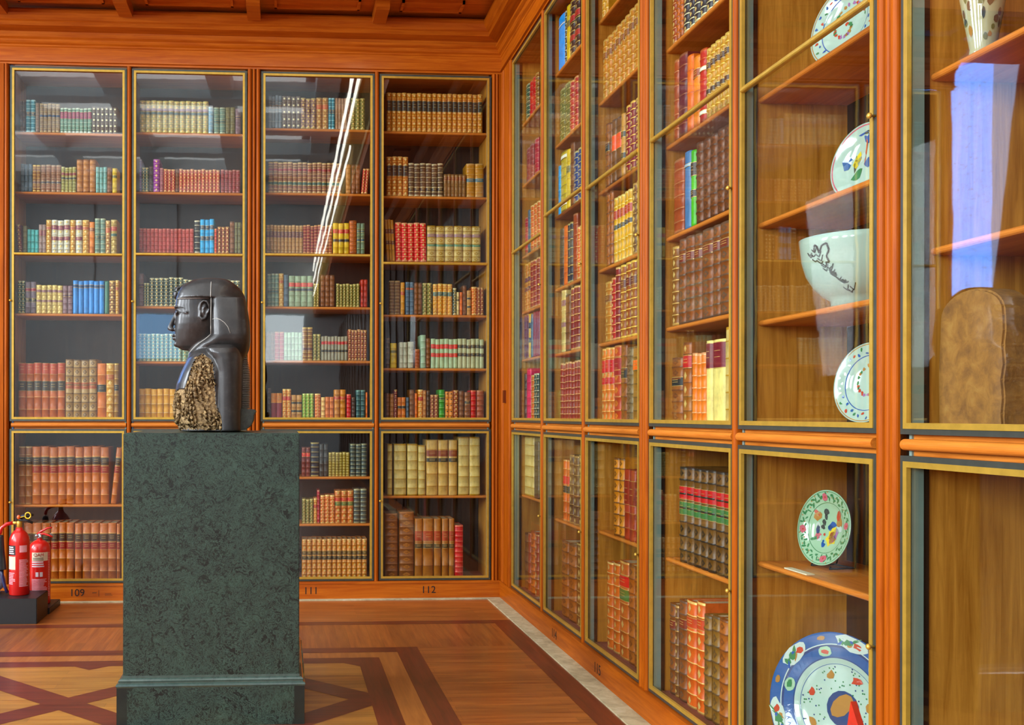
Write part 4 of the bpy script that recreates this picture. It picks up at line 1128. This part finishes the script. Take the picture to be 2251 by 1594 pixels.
stroke([(A0-.12, .19), (A0-.1, .215), (A0-.04, .21), (A0, .185), (A0+.06, .21), (A0+.16, .215), (A0+.2, .19), (A0+.14, .172), (A0+.18, .15), (A0+.1, .15)], .0035)
rg = random.Random(4)
for k in range(26):
    u = k/25; a = A0-.28+.75*u + rg.uniform(-.05, .05); z = .205-.15*u + rg.uniform(-.014, .014)
    z = max(.05, z); stroke([(a, z), (a+.08, z-.012), (a+.13, z+rg.uniform(-.012, .012))], .0022)
bmesh.ops.recalc_face_normals(bm, faces=bm.faces[:]); obj('painted_brushwork', bm, INKB, t)

# tall vase
t = thing('vase', 'tall cream porcelain vase with painted figures high in the nearest case', 'vase', (.14, -5.455, 2.4923))
VP = [(.0, .01), (.031, 0), (.034, 0), (.034, .010), (.032, .02), (.044, .09), (.057, .17), (.068, .25), (.071, .31), (.062, .37), (.04, .40), (.034, .42), (.044, .46), (.040, .46), (.028, .42), (.0, .4)]
bm = bmesh.new(); add_lathe(bm, VP, 40); bmesh.ops.recalc_face_normals(bm, faces=bm.faces[:])
obj('body', bm, glaze('cream_glaze', 'b0ac84'), t)
bm = bmesh.new(); rg = random.Random(2)
def vr(z):
    for (ra, za), (rb, zb) in zip(VP[4:9], VP[5:10]):
        if za <= z <= zb: return ra+(rb-ra)*(z-za)/(zb-za)
    return .09
for k in range(46):
    a = rg.uniform(0, 2*PI); z = rg.uniform(.04, .28); s = rg.uniform(.003, .009); hgt = rg.uniform(.008, .02)
    v = []
    for q in range(7):
        b_ = 2*PI*q/7; aa = a+s*math.cos(b_)/vr(z); zz = z+hgt*math.sin(b_)*rg.uniform(.6, 1); r = vr(zz)+.001; v.append((r*math.cos(aa), r*math.sin(aa), zz))
    bm.faces.new(vb(bm, v)).material_index = k % 4
bmesh.ops.recalc_face_normals(bm, faces=bm.faces[:])
obj('painted_figures', bm, [INKB, OCH, glaze('umber', '6c5038'), glaze('olive_enamel', '707040')], t)

# brown stone slab with rounded top
def stela():
    bm = bmesh.new(); prof = []
    n = 14
    for i in range(n+1):
        a = PI - PI*i/n; prof.append((.128*math.cos(a) if True else 0, .30+.082*math.sin(a)**.8))
    right = [(.13, .26), (.124, .22), (.13, .17), (.121, .13), (.127, .08), (.122, .04), (.126, 0)]
    pts = [(-.133, 0), (-.136, .15)] + prof + right
    add_prism(bm, [(-p, z) for p, z in pts], -.04, .04, 'x')          # (y,z), left of the viewer is +y
    bmesh.ops.bevel(bm, geom=[e for e in bm.edges], offset=.006, segments=2, affect='EDGES')
    bmesh.ops.triangulate(bm, faces=bm.faces[:])
    m, nt, b = newmat('brown_sandstone')
    f = noisetex(nt, coords(nt), 18, 8, .7, .4)
    nt.links.new(ramp(nt, f, [(.3, '6c4418'), (.55, '946424'), (.75, 'a87c38')]), b.inputs['Base Color']); b.inputs['Roughness'].default_value = .8
    bump(nt, b, f, .5, .01)
    o = obj('stone_slab', bm, m, None, (.135, -5.468, 1.466))
    tag(o, 'brown sandstone slab with rounded top and chipped edge in the nearest case', 'stone slab')
stela()
CARD = plain('cream_card', 'd8ccac', .8)
def card(label, dims):
    o = boxobj('label_card', dims, CARD); tag(o, label, 'card', 'display case cards'); return o
card('long cream card lying under the floral plate below the bowl', (.04, .115, -5.05, -4.47, 1.4657, 1.475))
card('long cream card lying in front of the brown stone slab', (.04, .085, -6.0, -5.52, 1.4657, 1.475))
card('small pale card on the shelf edge before the pale green plate', (.092, .122, -4.62, -4.46, .9265, .931))
bm = bmesh.new(); add_prism(bm, [(-4.81, 0), (-5.165, 0), (-4.903, .403)], .09, .11, 'x')
o = obj('red_triangle', bm, SIG, None, (0, 0, .1523))
tag(o, 'plain red triangular panel standing before the large blue plate', 'panel')

# ------------------------------------------------------------------ pedestal
def marble():
    m, nt, b = newmat('dark_green_marble')
    v = coords(nt)
    w1 = noisetex(nt, v, 2.2, 6, .7, 2.5)
    mp = node(nt, 'ShaderNodeVectorMath', operation='ADD')
    nz = node(nt, 'ShaderNodeTexNoise'); nz.inputs['Scale'].default_value = 5; nz.inputs['Detail'].default_value = 6
    nt.links.new(v, nz.inputs['Vector']); nt.links.new(v, mp.inputs[0]); nt.links.new(nz.outputs['Color'], mp.inputs[1])
    w2 = noisetex(nt, mp.outputs[0], 9, 9, .78, 2.2)
    base = ramp(nt, w1, [(.3, '0c100e'), (.5, '141d18'), (.7, '22352a')])
    vein = ramp(nt, w2, [(.45, (.0, .0, .0)), (.5, (1, 1, 1)), (.55, (.0, .0, .0))])
    mx = node(nt, 'ShaderNodeMix', data_type='RGBA'); nt.links.new(vein, mx.inputs[0])
    sc = node(nt, 'ShaderNodeMath', operation='MULTIPLY'); sc.inputs[1].default_value = .5
    nt.links.new(vein, sc.inputs[0]); nt.links.new(sc.outputs[0], mx.inputs[0])
    nt.links.new(base, mx.inputs[6]); mx.inputs[7].default_value = lin('5c7c6c')
    nt.links.new(mx.outputs[2], b.inputs['Base Color'])
    b.inputs['Roughness'].default_value = .34; return m
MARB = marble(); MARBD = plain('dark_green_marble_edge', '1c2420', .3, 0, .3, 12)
PXA, PXB, PYF = -2.555, -1.706, -3.235
pt = thing('pedestal', 'dark green marble pedestal with stepped base carrying the bust', 'pedestal', ((PXA+PXB)/2, PYF+.425, 0))
hw = (PXB-PXA)/2
bm = bmesh.new(); add_box(bm, -hw, hw, -.425, .425, .225, 1.411)
bmesh.ops.bevel(bm, geom=bm.edges[:], offset=.004, segments=2, affect='EDGES'); obj('shaft', bm, MARB, pt)
bm = bmesh.new()
def sq_ring(bm, prof):
    rings = []
    for e, z in prof:
        a = hw+e; c = .425+e; rings.append(vb(bm, [(-a, -c, z), (a, -c, z), (a, c, z), (-a, c, z)]))
    for i in range(len(rings)-1):
        for k in range(4): bm.faces.new([rings[i][k], rings[i][(k+1) % 4], rings[i+1][(k+1) % 4], rings[i+1][k]])
    bm.faces.new(rings[0][::-1]); bm.faces.new(rings[-1])
sq_ring(bm, [(.026, .188), (.030, .196), (.028, .204), (.018, .208), (.018, .214), (.020, .219), (.014, .226), (.002, .229), (.001, .24)])
bmesh.ops.recalc_face_normals(bm, faces=bm.faces[:])
mm = plain('polished_marble_moulding', '3c5048', .16, 0, .2, 30, .6); obj('moulding', bm, mm, pt)
bm = bmesh.new(); a = hw+.026; c = .425+.026
add_box(bm, -a+.05, a-.05, -c, c, 0, .19, 0)
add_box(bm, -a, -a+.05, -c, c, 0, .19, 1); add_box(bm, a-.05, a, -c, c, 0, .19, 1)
obj('plinth', bm, [MARB, MARBD], pt)

# ------------------------------------------------------------------ bust of a king in black granite
K = .2322/418.0                                                      # metres per unit of the sculptor's grid (u along the profile, v down)
BCX, BCY = -2.155, -2.79
def bu(u): return BCX + (u-560)*K
def bz(v): return 1.411 + (1548-v)*K
def sect(secs, v):
    for a, c in zip(secs[:-1], secs[1:]):
        if a[0] <= v <= c[0]:
            f = (v-a[0])/(c[0]-a[0]); return [a[i]+(c[i]-a[i])*f for i in range(4)]
    return secs[0] if v < secs[0][0] else secs[-1]
def loft(bm, secs, n=40, ex=2.3, yc=0):
    rings = []
    for v, uf, ub, w in secs:
        cu, a = (uf+ub)/2, (ub-uf)/2; r = []
        for k in range(n):
            th = 2*PI*k/n; cx, sx = math.cos(th), math.sin(th)
            x = cu + a*math.copysign(abs(cx)**(2/ex), cx); y = yc + w*math.copysign(abs(sx)**(2/ex), sx)
            r.append(bm.verts.new((bu(x), BCY + y*K, bz(v))))
        rings.append(r)
    for i in range(len(rings)-1):
        for k in range(n): bm.faces.new([rings[i][k], rings[i][(k+1) % n], rings[i+1][(k+1) % n], rings[i+1][k]])
    bm.faces.new(rings[0]); bm.faces.new(rings[-1][::-1])
def gell(bm, u, y, v, ru, ry, rv, tilt=0):
    add_ell(bm, (bu(u), BCY+y*K, bz(v)), (ru*K, ry*K, rv*K), 20, 12, 0, Matrix.Rotation(tilt, 3, 'Y') if tilt else None)
def gtube(bm, pts, r): add_tube(bm, [(bu(u), BCY+y*K, bz(v)) for u, y, v in pts], [q*K for q in r] if isinstance(r, list) else r*K, 10)
NEMES = [(95, 490, 600, 25), (104, 420, 670, 85), (118, 362, 715, 120), (140, 318, 750, 145), (165, 280, 782, 168), (190, 252, 810, 186), (220, 232, 833, 200), (250, 220, 850, 210), (285, 210, 864, 218), (300, 207, 868, 220)]
NEM2 = [(298, 540, 868, 222), (340, 545, 876, 234), (400, 547, 886, 250), (500, 548, 900, 268), (600, 550, 908, 278), (645, 552, 910, 280), (690, 500, 910, 275), (730, 440, 906, 262), (770, 392, 897, 240), (810, 352, 884, 215), (840, 330, 868, 190), (880, 310, 850, 170)]
FACE = [(280, 210, 640, 190), (305, 207, 640, 172), (360, 200, 640, 172), (395, 203, 640, 172), (430, 208, 640, 174), (480, 205, 640, 174), (540, 200, 640, 168), (590, 196, 640, 156), (630, 194, 640, 142), (680, 193, 640, 124), (715, 194, 640, 108), (745, 205, 640, 95), (765, 235, 640, 80), (785, 275, 640, 70)]
NECK = [(640, 330, 680, 120), (740, 318, 680, 125), (800, 325, 690, 135), (900, 320, 700, 150)]
TORSO = [(735, 500, 790, 120), (760, 455, 815, 200), (790, 400, 833, 290), (825, 352, 842, 355), (870, 322, 845, 400), (950, 285, 845, 430), (1000, 262, 845, 440), (1100, 224, 843, 440), (1200, 207, 840, 435), (1300, 202, 838, 430), (1400, 206, 836, 428), (1475, 212, 835, 425), (1500, 250, 835, 420), (1546, 256, 832, 412)]
bm = bmesh.new()
loft(bm, NEMES, 44, 2.2); loft(bm, NEM2, 56, 4.2); loft(bm, FACE, 40, 2.15); loft(bm, NECK, 32, 2.0); loft(bm, TORSO, 48, 2.7)
loft(bm, [(120, 500, 600, 8), (300, 500, 600, 12)], 8)
for s in (-1, 1):
    loft(bm, [(752, 590, 730, 30), (764, 545, 775, 80), (785, 520, 805, 120), (825, 535, 826, 146), (880, 575, 836, 150), (1000, 600, 838, 148), (1250, 602, 838, 145), (1546, 604, 834, 138)], 32, 2.3, s*312)   # upper arms
# nose, mouth, chin
V = [(198, 0, 425, 13), (178, 0, 470, 16), (152, 0, 535, 24), (138, 0, 572, 27)]
for a, c in zip(V[:-1], V[1:]):
    for q in range(7):
        f = q/7; gell(bm, a[0]+(c[0]-a[0])*f+12, 0, a[2]+(c[2]-a[2])*f, a[3]+(c[3]-a[3])*f, a[3]+(c[3]-a[3])*f, 24)
gell(bm, 152, 0, 578, 25, 26, 20)
for s in (-1, 1): gell(bm, 172, s*24, 585, 26, 18, 18)
gell(bm, 186, 0, 646, 20, 58, 13); gell(bm, 190, 0, 674, 18, 50, 13); gell(bm, 212, 0, 728, 28, 48, 26)
for s in (-1, 1):                                                    # eyes, brows, cosmetic line, ears
    gell(bm, 226, s*82, 436, 17, 44, 15)
    gtube(bm, [(203, s*28, 392), (204, s*70, 380), (222, s*118, 378), (258, s*152, 388), (300, s*172, 402)], [7, 9, 9, 8, 4])
    gtube(bm, [(203, s*40, 432), (208, s*75, 417), (224, s*112, 422), (252, s*146, 436), (330, s*176, 440)], [4, 6, 6, 6, 5])
    gtube(bm, [(206, s*44, 444), (212, s*78, 455), (232, s*118, 450)], [4, 5, 4])
    gtube(bm, [(505, s*178, 470), (530, s*196, 430), (536, s*206, 380), (518, s*208, 340), (485, s*202, 332), (458, s*190, 352), (448, s*182, 395), (452, s*180, 440), (448, s*180, 480), (470, s*184, 504), (495, s*186, 494), (512, s*184, 470)], [10, 12, 13, 13, 12, 11, 10, 10, 13, 15, 14, 10])
    gtube(bm, [(500, s*186, 380), (484, s*190, 400), (478, s*188, 440), (490, s*184, 462)], 9)
    gell(bm, 492, s*172, 410, 36, 18, 72)
# bands carved in low relief
def ysurf(secs, u, v, ex):
    _, uf, ub, w = sect(secs, v); cu, a = (uf+ub)/2, (ub-uf)/2
    return w*max(0, 1-min(1, abs((u-cu)/a))**ex)**(1/ex)
me = bpy.data.meshes.new('bust_raw'); bmesh.ops.recalc_face_normals(bm, faces=bm.faces[:]); bm.to_mesh(me); bm.free()
raw = bpy.data.objects.new('bust_raw', me); COL.objects.link(raw)
md = raw.modifiers.new('r', 'REMESH'); md.mode = 'VOXEL'; md.voxel_size = .0042; md.use_smooth_shade = True
sm = raw.modifiers.new('s', 'SMOOTH'); sm.factor = .5; sm.iterations = 5
dg = bpy.context.evaluated_depsgraph_get()
bme = bpy.data.meshes.new_from_object(raw.evaluated_get(dg)); bpy.data.objects.remove(raw, do_unlink=True)
POLY = [(490, 838), (425, 870), (392, 950), (350, 1085), (330, 1165), (262, 1165), (205, 1190), (150, 1240), (150, 1560), (668, 1560), (662, 1420), (606, 1300), (602, 1180), (592, 1050), (580, 930), (560, 892), (525, 866)]
def inside(u, v):
    c = False; n = len(POLY)
    for i in range(n):
        (x1, y1), (x2, y2) = POLY[i], POLY[i-1]
        if (y1 > v) != (y2 > v) and u < (x2-x1)*(v-y1)/(y2-y1)+x1: c = not c
    return c
rough = set()
for vtx in bme.vertices:
    u = (vtx.co.x-BCX)/K+560; v = 1548-(vtx.co.z-1.411)/K; y = (vtx.co.y-BCY)/K
    if inside(u, v) and (y < -60 or v > 1190 and u < 330) and v < 1535:
        rough.add(vtx.index)
        p = vtx.co*38
        d = .009*noise.noise(p*.4) + .0045*noise.noise(p*1.6) + .0025*noise.noise(p*3.2)
        vtx.co += vtx.normal*(-.010+d)
bme.materials.clear()
def granite(name, stops, scale, rough_, bmp, coat):
    m, nt, b = newmat(name); v = coords(nt)
    f = noisetex(nt, v, scale, 8, .75)
    nt.links.new(ramp(nt, f, stops), b.inputs['Base Color']); b.inputs['Roughness'].default_value = rough_; b.inputs['Coat Weight'].default_value = coat
    b.inputs['Coat Roughness'].default_value = .12
    if bmp: bump(nt, b, f, bmp, .01)
    return m
GRAN = granite('polished_black_granite', [(.3, '1c1a19'), (.55, '2c2a29'), (.75, '45403c')], 16, .4, 0, .2)
BROK = granite('broken_granite', [(.3, '54442c'), (.5, '8c7048'), (.62, 'bc9c66'), (.75, 'e0d0a4')], 60, .75, .5, 0)
bme.materials.append(GRAN); bme.materials.append(BROK)
for p in bme.polygons:
    p.use_smooth = True
    if all(i in rough for i in p.vertices): p.material_index = 1
bt = thing('bust', 'polished black granite bust of a pharaoh facing left on the green pedestal', 'sculpture', (BCX, BCY, 1.4155))
bme.transform(Matrix.Translation((-BCX, -BCY, -1.411))); bme.name = 'figure'
fo = bpy.data.objects.new('figure', bme); COL.objects.link(fo); fo.parent = bt
fo['label'] = 'head and shoulders in a striped headcloth, one arm broken away'
def bpart(name, bm, m, label=None, smooth=True):
    bmesh.ops.transform(bm, matrix=Matrix.Translation((-BCX, -BCY, -1.411)), verts=bm.verts[:])
    o = obj(name, bm, m, bt, None, smooth)
    if label: o['label'] = label
    return o
BANDM = plain('pale_relief_edge', 'a4a29a', .5, 0, .2, 40)  # paler grey than the figure, along the carved edges
def band(name, pts, secs, ex, r=2.6, out=1.5):
    bm = bmesh.new()
    for s in (-1, 1): gtube(bm, [(u, s*(ysurf(secs, u, v, ex)+out), v) for u, v in pts], r)
    return bpart(name, bm, BANDM)
band('headband', [(232+ (545-232)*i/12, 300+5*math.sin(PI*i/12)) for i in range(13)], FACE[:2]+FACE[2:], 2.15, 4.2, 2)
band('headcloth_edge', [(550, 150+ (300-150)*i/8) for i in range(9)], NEMES, 2.2, 4.4, 2)
band('lappet_seam', [(566, 505), (600, 500), (640, 512), (680, 540), (712, 580), (735, 640)], NEM2, 4.2, 3.4, 2)
bm = bmesh.new()
for s in (-1, 1): gtube(bm, [(552, s*(ysurf(NEM2, 572, v, 4.2)+1), v) for v in (302, 340, 400, 460, 520, 580, 642)], 4)
bpart('headcloth_border', bm, BANDM)
bm = bmesh.new()
for s in (-1, 1): gtube(bm, [(u, s*(ysurf(NEM2, u+16, v, 4.2)+2), v) for u, v in ((550, 644), (526, 668), (499, 690), (470, 709), (439, 730), (415, 750), (391, 770), (371, 790), (351, 810), (338, 830))], 4)
bpart('lappet_edge', bm, BANDM)
bm = bmesh.new()                                                     # the royal cobra on the brow
gtube(bm, [(330, 0, 138), (285, 0, 160), (250, 0, 186), (225, 0, 190), (206, 0, 205), (200, 0, 235), (203, 0, 268), (206, 0, 296)], [6, 9, 13, 17, 19, 20, 19, 14])
add_ell(bm, (bu(208), BCY, bz(192)), (18*K, 15*K, 13*K)); bpart('cobra', bm, GRAN)
bm = bmesh.new()                                                     # ribbed tail of the headcloth
secs = []
nr = 30
for k in range(nr):
    v0 = 838 + (1338-838)*k/nr; dv = (1338-838)/nr
    f = (v0-838)/500; ub = 880 + 34*math.sin(min(1, f*2.2)*PI/2) ; w = 62+18*math.sin(PI*f)
    secs += [(v0, 800, ub-17, w-12), (v0+dv*.3, 800, ub, w), (v0+dv*.7, 800, ub, w), (v0+dv*.95, 800, ub-17, w-12)]
loft(bm, secs, 24, 2.3); bmesh.ops.recalc_face_normals(bm, faces=bm.faces[:]); bpart('ribbed_tail', bm, granite('lit_black_granite', [(.3, '6a6864'), (.7, '9c9a94')], 30, .4, 0, 0), None, False)  # granite copy lightened to stand in for light on the ribs
bm = bmesh.new()
add_prism(bm, [(bu(u), bz(v)) for u, v in ((817, 1335), (962, 1345), (966, 1378), (948, 1385), (945, 1440), (918, 1500), (880, 1530), (806, 1546))], BCY-.11, BCY+.11, 'y')
bmesh.ops.bevel(bm, geom=bm.edges[:], offset=.004, segments=2, affect='EDGES')
bpart('back_block', bm, granite('grey_granite', [(.3, '4c504c'), (.7, '707670')], 40, .6, .3, 0), 'rough grey stone block behind the shoulder', False)

# ------------------------------------------------------------------ fire extinguishers on their stand
RED = glaze('extinguisher_red', 'd01810', .28); HOSE = plain('black_rubber', '1c1c20', .5); STEEL = plain('steel', 'b8bcc0', .25, .9)
LABW = plain('label_white', 'd8c8cc', .5, 0, .05); LABK = plain('label_black', '1c1c1c', .5); LABC = plain('label_cream', 'd8ccb0', .5, 0, .05); PINKT = plain('label_print', 'e8a0a8', .5)
st = thing('extinguisher_stand', 'black stepped floor stand holding the red fire extinguishers', 'stand', (-3.83, -.6, 0))
bm = bmesh.new(); add_box(bm, -.32, .285, -.245, .10, .0, .182); bmesh.ops.bevel(bm, geom=bm.edges[:], offset=.004, segments=2, affect='EDGES'); obj('front_box', bm, BLACKM, st)
bm = bmesh.new(); add_box(bm, -.32, .295, .102, .47, .0, .048); bmesh.ops.bevel(bm, geom=bm.edges[:], offset=.004, segments=2, affect='EDGES'); obj('rear_tray', bm, BLACKM, st)
def curved_label(r, z0, z1, a0, a1, n=10):
    bm = bmesh.new(); A = [a0+(a1-a0)*k/n for k in range(n+1)]
    U = vb(bm, [(r*math.cos(a), r*math.sin(a), z0) for a in A]); V = vb(bm, [(r*math.cos(a), r*math.sin(a), z1) for a in A])
    for k in range(n): bm.faces.new([U[k], U[k+1], V[k+1], V[k]])
    return bm
def print_lines(r, z0, z1, a0, a1, n, seed):
    bm = bmesh.new(); rg = random.Random(seed)
    for k in range(n):
        z = z0+(z1-z0)*(k+.5)/n; h = (z1-z0)/n*.28; e = a1-(a1-a0)*rg.uniform(0, .3); A = [a0+(e-a0)*q/6 for q in range(7)]
        U = vb(bm, [(r*math.cos(a), r*math.sin(a), z-h) for a in A]); V = vb(bm, [(r*math.cos(a), r*math.sin(a), z+h) for a in A])
        for q in range(6): bm.faces.new([U[q], U[q+1], V[q+1], V[q]])
    return bm
D = math.radians
e = thing('fire_extinguisher', 'tall slim red fire extinguisher with black horn on the front step', 'fire extinguisher', (-3.715, -.66, .1822), 0, 'fire extinguishers')
bm = bmesh.new(); add_lathe(bm, [(.0, 0), (.068, 0), (.073, .006), (.073, .385), (.069, .415), (.058, .443), (.042, .463), (.026, .475), (.024, .49), (.0, .492)], 40)
bmesh.ops.recalc_face_normals(bm, faces=bm.faces[:]); obj('cylinder', bm, RED, e)
bm = bmesh.new(); add_lathe(bm, [(.0, .48), (.02, .48), (.02, .53), (.014, .54), (.0, .54)], 20); add_tube(bm, [(0, 0, .522), (-.045, -.005, .525)], .011)
bmesh.ops.recalc_face_normals(bm, faces=bm.faces[:]); obj('valve', bm, BRASS, e)
bm = bmesh.new(); add_tube(bm, [(-.02, 0, .55), (.03, -.01, .572), (.105, -.02, .585)], [.012, .013, .009], 10); add_tube(bm, [(.0, -.01, .545), (.05, -.014, .545), (.10, -.02, .525)], .009, 8); obj('handle', bm, BLACKM, e)
bm = bmesh.new(); add_ell(bm, (.002, -.03, .568), (.014, .014, .016)); obj('safety_tag', bm, glaze('orange_plastic', 'f06020'), e)
bm = bmesh.new(); add_tube(bm, [(.07+.02*math.cos(2*PI*k/20), -.036, .58+.022*math.sin(2*PI*k/20)) for k in range(21)], .005, 8); add_tube(bm, [(.01, -.034, .566), (.05, -.036, .575)], .003, 6); obj('pull_pin', bm, glaze('yellow_plastic', 'e8c020'), e)
bm = bmesh.new(); add_tube(bm, [(-.04, 0, .525), (-.09, -.008, .515), (-.125, -.012, .49), (-.135, -.015, .45), (-.135, -.015, .425)], .013, 12); obj('swivel_pipe', bm, RED, e)
bm = bmesh.new(); add_lathe(bm, [(.0, .435), (.022, .435), (.026, .42), (.032, .32), (.045, .19), (.047, .185), (.043, .185), (.02, .4), (.0, .4)], 24, (-.135, -.015, 0)); bmesh.ops.recalc_face_normals(bm, faces=bm.faces[:]); obj('horn', bm, plain('horn_black', '24282c', .4), e)
bm = bmesh.new(); add_tube(bm, [(-.128, -.01, .19), (-.12, -.005, .13), (-.105, .0, .06), (-.085, .0, .012)], .012, 10); obj('cord', bm, glaze('dark_blue_rubber', '1c2858', .4), e)
for nm, z0, z1, a0, a1, m in (('black_label', .295, .365, 205, 262, LABK), ('text_label', .19, .285, 205, 262, LABC), ('pictogram_label', .315, .365, 285, 330, PINKT)):
    obj(nm, curved_label(.0737, z0, z1, D(a0), D(a1)), m, e)
obj('printed_text', print_lines(.0742, .065, .265, D(283), D(340), 22, 1), PINKT, e)
obj('small_print', print_lines(.0742, .08, .17, D(208), D(262), 8, 2), PINKT, e)
obj('label_print', print_lines(.0744, .30, .36, D(212), D(258), 4, 3), LABW, e)

f = thing('fire_extinguisher', 'shorter red fire extinguisher with squeeze lever on the rear tray', 'fire extinguisher', (-3.655, -.30, .0482), 0, 'fire extinguishers')
bm = bmesh.new(); add_lathe(bm, [(.0, 0), (.076, 0), (.081, .008), (.081, .40), (.078, .435), (.066, .462), (.04, .482), (.022, .488), (.02, .50), (.0, .50)], 40)
bmesh.ops.recalc_face_normals(bm, faces=bm.faces[:]); obj('cylinder', bm, RED, f)
bm = bmesh.new(); add_lathe(bm, [(.0, .49), (.017, .49), (.017, .535), (.0, .535)], 20); bmesh.ops.recalc_face_normals(bm, faces=bm.faces[:]); add_ell(bm, (-.018, -.02, .522), (.013, .013, .013)); add_ell(bm, (.012, -.022, .515), (.012, .01, .012)); obj('valve', bm, STEEL, f)
bm = bmesh.new(); add_tube(bm, [(-.02, 0, .53), (.01, -.005, .552), (.06, -.01, .578), (.095, -.012, .583)], [.008, .010, .007, .006], 8); obj('squeeze_lever', bm, RED, f)
bm = bmesh.new(); add_tube(bm, [(-.02, 0, .532), (.03, -.005, .535), (.075, -.01, .522), (.10, -.012, .51)], [.009, .009, .007, .006], 8); obj('carrying_handle', bm, RED, f)
obj('maker_label', curved_label(.0817, .335, .40, D(240), D(330)), LABC, f)
textmesh('label_lettering', 'QAM', .034, plain('letter_red', 'a02818', .5), f, Matrix.Translation((0.012, -.0822, .381)) @ Matrix.Rotation(D(8), 4, 'Z') @ Matrix.Rotation(PI/2, 4, 'X'), .0006)
obj('label_print', print_lines(.0822, .338, .362, D(246), D(322), 2, 6), plain('letter_brown', '6c5c48', .5), f)
obj('white_stripe', print_lines(.0820, .285, .335, D(240), D(322), 3, 5), LABW, f)
obj('printed_text', print_lines(.0820, .08, .20, D(240), D(328), 12, 4), PINKT, f)
for k, a in enumerate((262, 284)): obj('pictogram', curved_label(.0822, .215, .25, D(a), D(a+15), 4), LABW, f)
obj('side_text', print_lines(.0820, .06, .40, D(334), D(346), 26, 9), PINKT, f)
# pale rounded metal object that the edge of the photograph cuts
t = thing('metal_globe', 'pale silvery blue globe on the stand, cut off by the photo edge', 'globe', (-3.925, -.575, .1822))
m_ = plain('pale_blue_metal', 'a4bcd8', .5, 0, .1, 6)
bm = bmesh.new(); add_ell(bm, (0, 0, .085), (.085, .085, .082), 28, 18); obj('ball', bm, m_, t)
bm = bmesh.new(); add_lathe(bm, [(.0, 0), (.05, 0), (.055, .008), (.04, .014), (.0, .014)], 24); bmesh.ops.recalc_face_normals(bm, faces=bm.faces[:]); obj('foot', bm, m_, t)
bm = bmesh.new(); add_lathe(bm, [(.0, .16), (.03, .16), (.033, .172), (.022, .18), (.0, .184)], 20); bmesh.ops.recalc_face_normals(bm, faces=bm.faces[:]); obj('cap', bm, m_, t)
